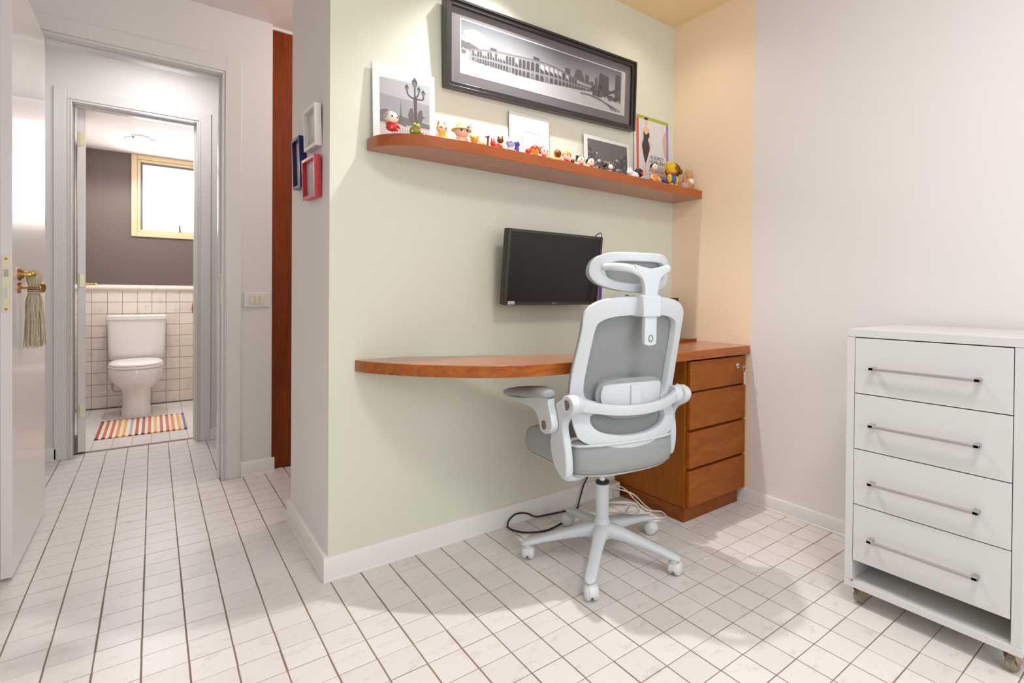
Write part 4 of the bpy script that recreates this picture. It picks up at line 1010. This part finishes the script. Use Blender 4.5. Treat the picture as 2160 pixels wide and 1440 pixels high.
# ------------------------------------------------------------------ small frames on the block side
def side_frame(name, label, y0, y1, z0, z1, m_, roll, group=None):
    cy, cz = (y0+y1)/2, (z0+z1)/2
    o = tag(empty(name, (XP-.001, cy, cz)), label, 'picture frame', 'small frames on the wall block side')
    o.rotation_euler = (math.radians(roll), math.radians(-2.4), 0)
    a, b2 = (y1-y0)/2, (z1-z0)/2; wd = .012
    bm = bmesh.new()
    for (u0, u1, v0, v1) in ((-a, -a+wd, -b2, b2), (a-wd, a, -b2, b2), (-a+wd, a-wd, -b2, -b2+wd), (-a+wd, a-wd, b2-wd, b2)): box(bm, -.026, -.003, u0, u1, v0, v1)
    link('frame', bm, m_, o, bevel=.001)
    bx('backing', -.010, -.004, -a+wd, a-wd, -b2+wd, b2-wd, mat('frame_backing', (214, 208, 208), .5), o)
    bx('glass', -.0135, -.0125, -a+wd, a-wd, -b2+wd, b2-wd, GLAZ, o)
    return o
side_frame('small_frame', 'white empty picture frame, topmost of the three beside the green wall', 2.038, 2.218, 1.534, 1.684, mat('frame_white', (232, 230, 222), .3), 3)
side_frame('small_frame', 'dark blue empty picture frame left of the red one', 2.285, 2.425, 1.421, 1.622, mat('frame_blue', (34, 30, 92), .3), 3)
side_frame('small_frame', 'red empty picture frame, lowest of the three beside the green wall', 2.038, 2.238, 1.351, 1.502, mat('frame_red', (196, 32, 50), .3), 3)

# ------------------------------------------------------------------ chest of drawers on castors
ch = tag(empty('chest_of_drawers', (1.99, .547, 0)), 'white laminate chest of four drawers on castors at the right wall', 'chest of drawers')
A0, A1 = .322, .772; XF, XB = 1.770, 2.225; TP = .024
bx('top_panel', XF-.001, XB, A0-.001, A1+.001, .871, .896, LAM, ch, bevel=.0012)
bx('bottom_panel', XF-.001, XB, A0-.001, A1+.001, .061, .083, LAM, ch, bevel=.0012)
for y in (A0, A1-TP): bx('side_panel', XF, XB, y, y+TP, .0835, .8705, LAM, ch, bevel=.0008)
bx('back_panel', XB-.012, XB-.001, A0+TP, A1-TP, .0835, .8705, LAM, ch)
for a, b2, hz in ((.6915, .868, .776), (.5125, .6885, .597), (.3335, .5095, .4155), (.151, .3305, .2365)):
    d = bx('drawer', XF-.001, XF+.018, A0+TP+.002, A1-TP-.002, a, b2, LAM, ch, bevel=.0008)
    bm = bmesh.new(); box(bm, XF+.018, XB-.03, A0+TP+.012, A1-TP-.012, a+.012, b2-.025); link('drawer_box', bm, LAMEDGE, d)
    bm = bmesh.new()
    box(bm, XF-.030, XF-.023, .413, .695, hz-.0045, hz+.0045)
    for y in (.413, .681): box(bm, XF-.030, XF-.0015, y, y+.014, hz-.0055, hz+.0055)
    lab(link('handle', bm, STEEL, d, bevel=.0012), 'brushed metal bar handle')
bx('chipped_edge', XF-.0022, XF-.001, .744, .752, .0815, .0855, mat('chip_brown', (160, 120, 40), .7), ch)
def castor(x, y, rz):
    c = empty('castor', (x, y, 0), rz); c.parent = ch
    bm = bmesh.new(); M = Matrix.Translation((.012, 0, .024)) @ Matrix.Rotation(math.pi/2, 4, 'X')
    lathe(bm, [(.006, -.011), (.019, -.011), (.0235, -.007), (.0235, .007), (.019, .011), (.006, .011)], seg=24, M=M); link('wheel', bm, CLEARP, c, smooth=35)
    bm = bmesh.new()
    for s_ in (-1, 1): prism(bm, [(-.012, .058), (.020, .058), (.020, .040), (.016, .022), (.008, .020), (-.004, .040)], lambda a, z, s_=s_: (a, s_*.0135, z), lambda a, z, s_=s_: (a, s_*.0155, z))
    box(bm, -.018, .024, -.018, .018, .058, .0605); link('fork', bm, mat('castor_fork', (176, 158, 132), .35, metal=.6), c, bevel=.0008)
    bm = bmesh.new(); cyl(bm, (.012, -.018, .024), (.012, .018, .024), .004, 10); link('axle', bm, CHROME, c, smooth=40)
castor(1.800, .742, math.radians(-25)); castor(1.792, .350, math.radians(-15)); castor(2.19, .742, .3); castor(2.19, .350, .1)
child_at(ch)

# ------------------------------------------------------------------ cables and adapter on the floor
BLKC = mat('black_cable', (18, 18, 18), .4); WHC = mat('white_cable', (226, 220, 206), .4)
bm = bmesh.new()
tube(bm, catmull([(1.668, 1.935, .30), (1.655, 1.928, .14), (1.610, 1.912, .085), (1.575, 1.905, .012), (1.545, 1.88, .004), (1.50, 1.885, .004), (1.40, 1.900, .006), (1.33, 1.905, .012), (1.285, 1.912, .036), (1.235, 1.914, .046), (1.200, 1.912, .034), (1.182, 1.905, .014), (1.182, 1.885, .005), (1.198, 1.845, .004), (1.225, 1.812, .004), (1.30, 1.78, .004), (1.40, 1.80, .004)], 6, False), .0036, 8)
tag(link('power_cable', bm, BLKC, smooth=60), 'black power cable looping on the floor against the green wall baseboard', 'cable')
for k, (pts, lb) in enumerate((
    ([(1.635, 1.83, .005), (1.625, 1.85, .05), (1.64, 1.865, .08), (1.68, 1.86, .085), (1.74, 1.82, .070), (1.79, 1.76, .05), (1.80, 1.70, .02), (1.79, 1.64, .004), (1.70, 1.66, .004)], 'white cable arching up over the floor beside the drawer cabinet'),
    ([(1.78, 1.855, .06), (1.80, 1.83, .055), (1.80, 1.75, .020), (1.78, 1.66, .010), (1.81, 1.60, .014), (1.79, 1.56, .006), (1.70, 1.62, .005), (1.62, 1.70, .006), (1.60, 1.80, .006)], 'white cable lying in a wide loop under the desk'),
    ([(1.66, 1.86, .012), (1.72, 1.80, .012), (1.78, 1.74, .014), (1.74, 1.68, .014), (1.66, 1.70, .013), (1.60, 1.77, .013), (1.66, 1.82, .014), (1.73, 1.80, .014), (1.76, 1.76, .015), (1.70, 1.72, .015)], 'coiled white cable in a heap behind the chair base'))):
    bm = bmesh.new(); tube(bm, catmull(pts, 6, False), .0034, 8); tag(link('white_cable', bm, WHC, smooth=60), lb, 'cable', 'white cables under the desk')
ps = tag(empty('power_adapter', (1.765, 1.885, 0)), 'white power adapter block standing at the baseboard under the desk', 'adapter')
bx('housing', -.040, .040, -.024, .024, .001, .075, mat('white_housing', (228, 224, 216), .4), ps, bevel=.004); bx('plug', -.012, .012, -.040, -.024, .02, .045, WHC, ps, bevel=.002)

# ------------------------------------------------------------------ office chair
CH = tag(empty('office_chair', (1.345, 1.485, 0), math.radians(-10)), 'white and grey mesh swivel office chair with headrest at the desk', 'chair')
YZ = [(.44, -.150), (.50, -.153), (.54, -.150), (.585, -.134), (.65, -.128), (.745, -.150), (.815, -.171), (.88, -.188), (.93, -.200), (1.0, -.212)]
def interp1(tab, x):
    if x <= tab[0][0]: return tab[0][1]
    for (a, b_), (c, d) in zip(tab, tab[1:]):
        if x <= c: return b_+(d-b_)*(x-a)/(c-a)
    return tab[-1][1]
def yb(x, z):   # plane of the back, curved round the sitter
    return sum(interp1(YZ, z+q) for q in (-.03, -.015, 0, .015, .03))/5-.045*(1-(x/.21)**2)
out = [(0, .994), (.095, .993), (.155, .981), (.191, .960), (.205, .933), (.206, .880), (.211, .810), (.217, .730), (.217, .665), (.215, .610), (.212, .567), (.205, .534), (.195, .512), (.163, .493), (.094, .476), (.045, .471)]
out = out+[(0, .470)]+[(-x, z) for x, z in out[:0:-1]]
h1 = [(0, .935), (.10, .930), (.150, .914), (.165, .888), (.171, .822), (.174, .760), (.176, .700), (.172, .662), (.155, .640), (.105, .631)]
h1 = h1+[(0, .628)]+[(-x, z) for x, z in h1[:0:-1]]
h2 = [(0, .592), (.09, .594), (.135, .594), (.153, .582), (.152, .556), (.126, .533), (.078, .520), (.035, .515)]
h2 = h2+[(0, .514)]+[(-x, z) for x, z in h2[:0:-1]]
O, H1, H2 = catmull(out, 4), catmull(h1, 4), catmull(h2, 4)
bm = bmesh.new(); plate_holes(bm, O, [H1, H2], lambda x, z: (x, yb(x, z), z))
bf = link('back_frame', bm, CHW, CH, smooth=50)
s_ = bf.modifiers.new('s', 'SOLIDIFY'); s_.thickness = .024; s_.offset = 0
b_ = bf.modifiers.new('b', 'BEVEL'); b_.width = .005; b_.segments = 3; b_.limit_method = 'ANGLE'; b_.angle_limit = math.radians(50)
apply_mods(bf)
for p_ in bf.data.polygons: p_.use_smooth = True
try: bf.data.set_sharp_from_angle(angle=math.radians(40))
except Exception: pass
# mesh panel, stretched in front of the frame
def panel(name, scale_o, yoff, m_, th, n=26, dish=0.0):
    bm = bmesh.new()
    cx_, cz_ = 0, .71
    rings = []
    for k in range(n+1):
        t = k/n*scale_o
        rings.append([bm.verts.new((x*t, 0, cz_+(z-cz_)*t)) for x, z in O[::2]])
    for r_ in rings:
        for v in r_: v.co.y = yb(v.co.x, v.co.z)+yoff+dish*(1-(v.co.x/.21)**2)
    L = len(rings[0])
    for k in range(1, n):
        for i in range(L): bm.faces.new((rings[k][i], rings[k][(i+1) % L], rings[k+1][(i+1) % L], rings[k+1][i]))
    bm.faces.new(rings[1]); 
    for v in rings[0]: bm.verts.remove(v)
    o = link(name, bm, m_, CH, smooth=60)
    s = o.modifiers.new('s', 'SOLIDIFY'); s.thickness = th; s.offset = 1
    apply_mods(o); return o
panel('mesh_back', .985, .020, MESHG, .005)
# lumbar support
cu = catmull([(-.132, .640), (-.132, .680), (-.115, .703), (-.06, .712), (.06, .712), (.115, .703), (.132, .680), (.132, .620), (.112, .590), (.05, .574), (-.05, .574), (-.112, .590)], 4)
pl_ = catmull([(-.124, .640), (-.122, .682), (-.108, .692), (-.05, .696), (.05, .696), (.108, .692), (.122, .682), (.118, .622), (.095, .602), (.04, .592), (-.04, .592), (-.100, .602)], 4)
def curved_pad(name, pts, y_off, th, m_, bev):
    bm = bmesh.new(); plate_holes(bm, pts, [], lambda x, z: (x, yb(x, z)+y_off, z)); o = link(name, bm, m_, CH, smooth=50)
    s = o.modifiers.new('s', 'SOLIDIFY'); s.thickness = th; s.offset = 0
    b = o.modifiers.new('b', 'BEVEL'); b.width = bev; b.segments = 3; b.limit_method = 'ANGLE'; b.angle_limit = math.radians(50); apply_mods(o)
    for p_ in o.data.polygons: p_.use_smooth = True
    return o
lp = curved_pad('lumbar_cushion', cu, .000, .030, FABG, .010)
lq = curved_pad('lumbar_plate', pl_, -.022, .012, CHW, .004)
bm = bmesh.new(); box(bm, -.022, .022, yb(0, .66)-.042, yb(0, .66)-.026, .596, .690); link('lumbar_slider', bm, CHW, lq, bevel=.003)
bm = bmesh.new(); box(bm, -.031, -.024, yb(0, .66)-.0300, yb(0, .66)-.0275, .625, .688); link('slot', bm, GREYCAP, lq)
# cross band behind the lumbar plate, ending in the pivots
bm = bmesh.new()
pts = catmull([(-.232, -.160, .638), (-.205, -.178, .632), (-.165, -.198, .622), (-.09, -.226, .612), (0, -.234, .608), (.09, -.226, .612), (.165, -.198, .622), (.205, -.178, .632), (.232, -.160, .638)], 4, False)
N_ = len(pts)
for i in range(N_-1):
    pass
rings = []
for i, p_ in enumerate(pts):
    e_ = abs(i-(N_-1)/2)/((N_-1)/2); hh = .017+.012*e_**3; tt = .007+.006*e_**2
    rings.append([bm.verts.new((p_[0], p_[1]+tt*c, p_[2]+hh*s)) for c, s in ((-1, -.8), (-.8, -1), (.8, -1), (1, -.8), (1, .8), (.8, 1), (-.8, 1), (-1, .8))])
for i in range(N_-1):
    for k in range(8): bm.faces.new((rings[i][k], rings[i][(k+1) % 8], rings[i+1][(k+1) % 8], rings[i+1][k]))
bm.faces.new(rings[0][::-1]); bm.faces.new(rings[-1])
link('cross_band', bm, CHW, CH, smooth=50)
# headrest post and collar
bm = bmesh.new()
def post_box(bm, x, z0, z1, y0, y1, yo0, yo1):
    box(bm, -x, x, 0, 1, 0, 1)
P0 = [(-.0235, .838), (-.0235, .845), (-.0235, 1.005)]
ptsP = [(x, z) for x, z in catmull([(-.020, .836), (0, .832), (.020, .836), (.024, .85), (.024, .93), (.025, .99), (.031, 1.04), (.050, 1.075), (.062, 1.090), (.064, 1.100), (.040, 1.094), (0, 1.088), (-.040, 1.094), (-.064, 1.100), (-.062, 1.090), (-.050, 1.075), (-.031, 1.04), (-.025, .99), (-.024, .93), (-.024, .85)], 3)]
def yp(x, z): return -.285-.03*(z-.85)+1.6*x*x
plate_holes(bm, ptsP, [], lambda x, z: (x, yp(x, z), z))
o = link('headrest_post', bm, CHW, CH, smooth=50)
s = o.modifiers.new('s', 'SOLIDIFY'); s.thickness = .018; s.offset = 0; b = o.modifiers.new('b', 'BEVEL'); b.width = .004; b.segments = 3; b.limit_method = 'ANGLE'; b.angle_limit = math.radians(50); apply_mods(o)
bm = bmesh.new(); tube(bm, [(.008*math.cos(a), yp(0, .85)-.0095, .856+.011*math.sin(a)) for a in [2*math.pi*k/18 for k in range(19)]], .0012, 6, cap=False); link('button_ring', bm, GREYCAP, o)
bx('collar', -.036, .036, -.303, -.232, .928, 1.000, CHW, CH, bevel=.004)
# arms from the post to the headrest ring
for sx in (-1, 1):
    bm = bmesh.new()
    tube(bm, catmull([(sx*.030, yp(0, 1.06), 1.066), (sx*.065, -.284, 1.084), (sx*.100, -.255, 1.092), (sx*.130, -.208, 1.094)], 4, False), [.014]*10+[.013, .012, .012], 10, squash=((0, 1, 0), .6))
    link('headrest_arm', bm, CHW, CH, smooth=60)
def yh(x, z): return -.236+2.7*x*x-.10*(z-1.07)
ho = [(0, 1.144), (.07, 1.145), (.120, 1.140), (.152, 1.122), (.164, 1.092), (.160, 1.060), (.135, 1.033), (.085, 1.016), (.04, 1.010)]
ho = ho+[(0, 1.008)]+[(-x, z) for x, z in ho[:0:-1]]
hi = [(0, 1.114), (.06, 1.114), (.095, 1.111), (.116, 1.098), (.120, 1.080), (.112, 1.060), (.085, 1.047), (.045, 1.041)]
hi = hi+[(0, 1.039)]+[(-x, z) for x, z in hi[:0:-1]]
HO, HI = catmull(ho, 4), catmull(hi, 4)
bm = bmesh.new(); plate_holes(bm, HO, [HI], lambda x, z: (x, yh(x, z), z)); o = link('headrest_frame', bm, CHW, CH, smooth=50)
s = o.modifiers.new('s', 'SOLIDIFY'); s.thickness = .020; s.offset = 0; b = o.modifiers.new('b', 'BEVEL'); b.width = .005; b.segments = 3; b.limit_method = 'ANGLE'; b.angle_limit = math.radians(50); apply_mods(o)
for p_ in o.data.polygons: p_.use_smooth = True
bm = bmesh.new(); plate_holes(bm, [(x*.985, 1.076+(z-1.076)*.98) for x, z in HO], [], lambda x, z: (x, yh(x, z)+.024, z)); o = link('headrest_pad', bm, FABG, CH, smooth=50)
s = o.modifiers.new('s', 'SOLIDIFY'); s.thickness = .022; s.offset = 0; b = o.modifiers.new('b', 'BEVEL'); b.width = .008; b.segments = 3; b.limit_method = 'ANGLE'; b.angle_limit = math.radians(50); apply_mods(o)
# seat
def seat_outline(k=1.0, dx=0.0):
    o_ = [(0, .285), (.10, .283), (.18, .268), (.222, .230), (.234, .16), (.228, .06), (.219, -.05), (.213, -.125), (.195, -.165), (.13, -.195), (.06, -.207)]
    o_ = o_+[(0, -.210)]+[(-x, y) for x, y in o_[:0:-1]]
    return [(x*k, y*k) for x, y in catmull(o_, 4)]
bm = bmesh.new()
secs = [(.386, .93), (.393, .98), (.415, 1.0), (.462, 1.0), (.482, .985), (.492, .95), (.496, .88), (.497, .6), (.496, .25)]
rings = []
for z, k in secs:
    rg = []
    for x, y in seat_outline(k):
        dz = 0
        if y > .05: dz = -.055*((y-.05)/.21)**2*(1 if z > .44 else .25)
        dz += .012*(x/.24)**2 if z > .47 else 0
        rg.append(bm.verts.new((x, y, z+dz)))
    rings.append(rg)
L = len(rings[0])
for i in range(len(rings)-1):
    for k in range(L): bm.faces.new((rings[i][k], rings[i][(k+1) % L], rings[i+1][(k+1) % L], rings[i+1][k]))
bm.faces.new(rings[0][::-1]); bm.faces.new(rings[-1])
link('seat', bm, FABG, CH, smooth=60)
bm = bmesh.new()
rings = []
for z, k in ((.362, .35), (.372, .80), (.379, .92), (.386, .95), (.3865, .9)):
    rings.append([bm.verts.new((x, y, z-(.013*((y-.05)/.21)**2 if y > .05 else 0))) for x, y in seat_outline(k)])
for i in range(len(rings)-1):
    for k in range(L): bm.faces.new((rings[i][k], rings[i][(k+1) % L], rings[i+1][(k+1) % L], rings[i+1][k]))
bm.faces.new(rings[0][::-1]); bm.faces.new(rings[-1])
link('seat_shell', bm, CHW, CH, smooth=60)
# white lip round the rear of the seat
bm = bmesh.new()
lip_ = [(-.213, -.125, .484), (-.195, -.166, .488), (-.13, -.196, .491), (0, -.210, .492), (.13, -.196, .491), (.195, -.166, .486), (.214, -.125, .468), (.219, -.08, .440)]
tube(bm, catmull(lip_, 4, False), .0045, 8); link('seat_lip', bm, CHW, CH, smooth=60)
# arm brackets, armrests
br = [(-.183, .664), (-.160, .658), (-.115, .637), (-.074, .612), (-.066, .585), (-.078, .560), (-.056, .522), (-.050, .472), (-.068, .424), (-.095, .398), (-.140, .382), (-.168, .392), (-.172, .425), (-.168, .460), (-.156, .505), (-.140, .546), (-.150, .574), (-.180, .594), (-.206, .612), (-.218, .637), (-.206, .657)]
ar = [(-.064, .645), (.126, .608), (.270, .590), (.325, .585), (.310, .580), (.171, .584), (.055, .586), (.008, .573), (-.014, .551), (-.028, .525), (-.060, .517), (-.098, .527), (-.118, .552), (-.108, .583), (-.089, .618)]
for sx in (-1, 1):
    dy = .06 if sx > 0 else 0
    bm = bmesh.new(); sh = .05 if sx > 0 else .0; prism(bm, catmull(br, 3), lambda y, z: (sx*.222, y+sh*max(0, .60-z)/.2, z), lambda y, z: (sx*.250, y+sh*max(0, .60-z)/.2, z)); b1 = link('arm_bracket', bm, CHW, CH, bevel=.006, seg=3); 
    bm = bmesh.new(); cyl(bm, (sx*.252, -.174, .634), (sx*.200, -.166, .632), .032, 28); link('pivot', bm, CHW, CH, smooth=40, bevel=.003)
    bm = bmesh.new(); cyl(bm, (sx*.2515, -.174, .634), (sx*.2535, -.174, .634), .017, 20); link('pivot_cap', bm, GREYCAP, CH, smooth=40)
    bm = bmesh.new(); tube(bm, catmull([(sx*.234, -.125+(.07 if sx > 0 else 0), .392), (sx*.205, -.115+(.05 if sx > 0 else 0), .370), (sx*.14, -.08, .358), (sx*.04, -.03, .364)], 4, False), [.022]*8+[.020]*5, 12, squash=((0, 0, 1), .6)); link('under_brace', bm, CHW, CH, smooth=60)
    bm = bmesh.new(); prism(bm, catmull(ar, 3), lambda y, z: (sx*.252, y+dy, z), lambda y, z: (sx*.278, y+dy, z)); link('armrest_support', bm, CHW, CH, bevel=.006, seg=3)
    bm = bmesh.new(); cyl(bm, (sx*.2785, -.058+dy, .546), (sx*.2805, -.058+dy, .546), .016, 20); link('hinge_cap', bm, GREYCAP, CH, smooth=40)
    bm = bmesh.new(); rings = []
    for t, hw, zc, hh in ((-.095, .012, .650, .008), (-.089, .026, .652, .013), (-.065, .036, .651, .016), (-.01, .041, .645, .018), (.08, .042, .632, .018), (.18, .040, .617, .016), (.24, .034, .608, .013), (.280, .024, .601, .010), (.295, .010, .598, .006)):
        rings.append([bm.verts.new((sx*.275+hw*math.copysign(abs(math.cos(a))**.7, math.cos(a)), t+dy, zc+.004+hh*1.35*math.sin(a)*(1 if math.sin(a) > 0 else .6))) for a in [2*math.pi*k/16 for k in range(16)]])
    for i in range(len(rings)-1):
        for k in range(16): bm.faces.new((rings[i][k], rings[i][(k+1) % 16], rings[i+1][(k+1) % 16], rings[i+1][k]))
    bm.faces.new(rings[0][::-1]); bm.faces.new(rings[-1]); link('armrest_pad', bm, FABG, CH, smooth=60)
# column
bm = bmesh.new(); lathe(bm, [(.013, .27), (.013, .395)], seg=20); link('gas_lift', bm, CHROME, CH, smooth=40)
bm = bmesh.new(); lathe(bm, [(.0245, .279), (.0265, .281), (.0265, .288), (.016, .290)], seg=24); link('column_ring', bm, BLACKP, CH, smooth=40)
bm = bmesh.new(); lathe(bm, [(.025, .10), (.0255, .18), (.0265, .279), (.024, .280)], seg=28); link('column', bm, CHW, CH, smooth=40)
bx('tilt_mechanism', -.07, .07, -.10, .06, .335, .372, CHW, CH, bevel=.012)
# base: five legs, five castors
bm = bmesh.new(); lathe(bm, [(.030, .078), (.046, .082), (.050, .10), (.040, .118), (.030, .135), (.027, .150)], seg=28); link('base_hub', bm, CHW, CH, smooth=50)
cast_yaw = [-1.1, 2.2, .9, -1.9, .4]
for k in range(5):
    ang = math.radians(4.5+10+72*k); M = Matrix.Rotation(ang, 4, 'Z')
    bm = bmesh.new(); rings = []
    for r, hw, zt, zb in ((.020, .034, .132, .080), (.050, .029, .130, .080), (.09, .024, .122, .080), (.16, .0215, .106, .074), (.23, .0205, .091, .066), (.275, .0205, .080, .058), (.297, .018, .072, .056), (.308, .009, .066, .057)):
        zc = (zt+zb)/2; hh = (zt-zb)/2
        rings.append([bm.verts.new(M @ Vector((r, hw*math.copysign(abs(math.cos(a))**.6, math.cos(a)), zc+hh*math.copysign(abs(math.sin(a))**.8, math.sin(a))))) for a in [2*math.pi*q_/16 for q_ in range(16)]])
    for i in range(len(rings)-1):
        for q_ in range(16): bm.faces.new((rings[i][q_], rings[i][(q_+1) % 16], rings[i+1][(q_+1) % 16], rings[i+1][q_]))
    bm.faces.new(rings[0][::-1]); bm.faces.new(rings[-1]); link('base_leg', bm, CHW, CH, smooth=60)
    cr_ = M @ Vector((.284, 0, 0))
    W = empty('castor', (cr_.x, cr_.y, 0), cast_yaw[k]); W.parent = CH
    for sy in (-1, 1):
        bm = bmesh.new(); Mw = Matrix.Translation((.012, sy*.0145, .0255)) @ Matrix.Rotation(-sy*math.pi/2, 4, 'X')
        lathe(bm, [(.010, -.010), (.0235, -.010), (.0255, -.006), (.0250, .002), (.021, .007), (.010, .0095), (.002, .010)], seg=26, M=Mw); link('wheel', bm, CHW2, W, smooth=40)
    bm = bmesh.new(); Mh = Matrix.Translation((.012, 0, .0255)) @ Matrix.Rotation(math.pi/2, 4, 'X')
    pts = [(-.006, 0)]+[(.0285*math.cos(a), .0285*math.sin(a)) for a in [math.radians(-10+200*q_/14) for q_ in range(15)]]
    prism(bm, pts, lambda a, z: (.012-a, -.0115, .0255+z), lambda a, z: (.012-a, .0115, .0255+z)); lathe(bm, [(.012, 0), (.012, .013)], c=(0, 0, .047), seg=14); link('hood', bm, CHW2, W, bevel=.002)
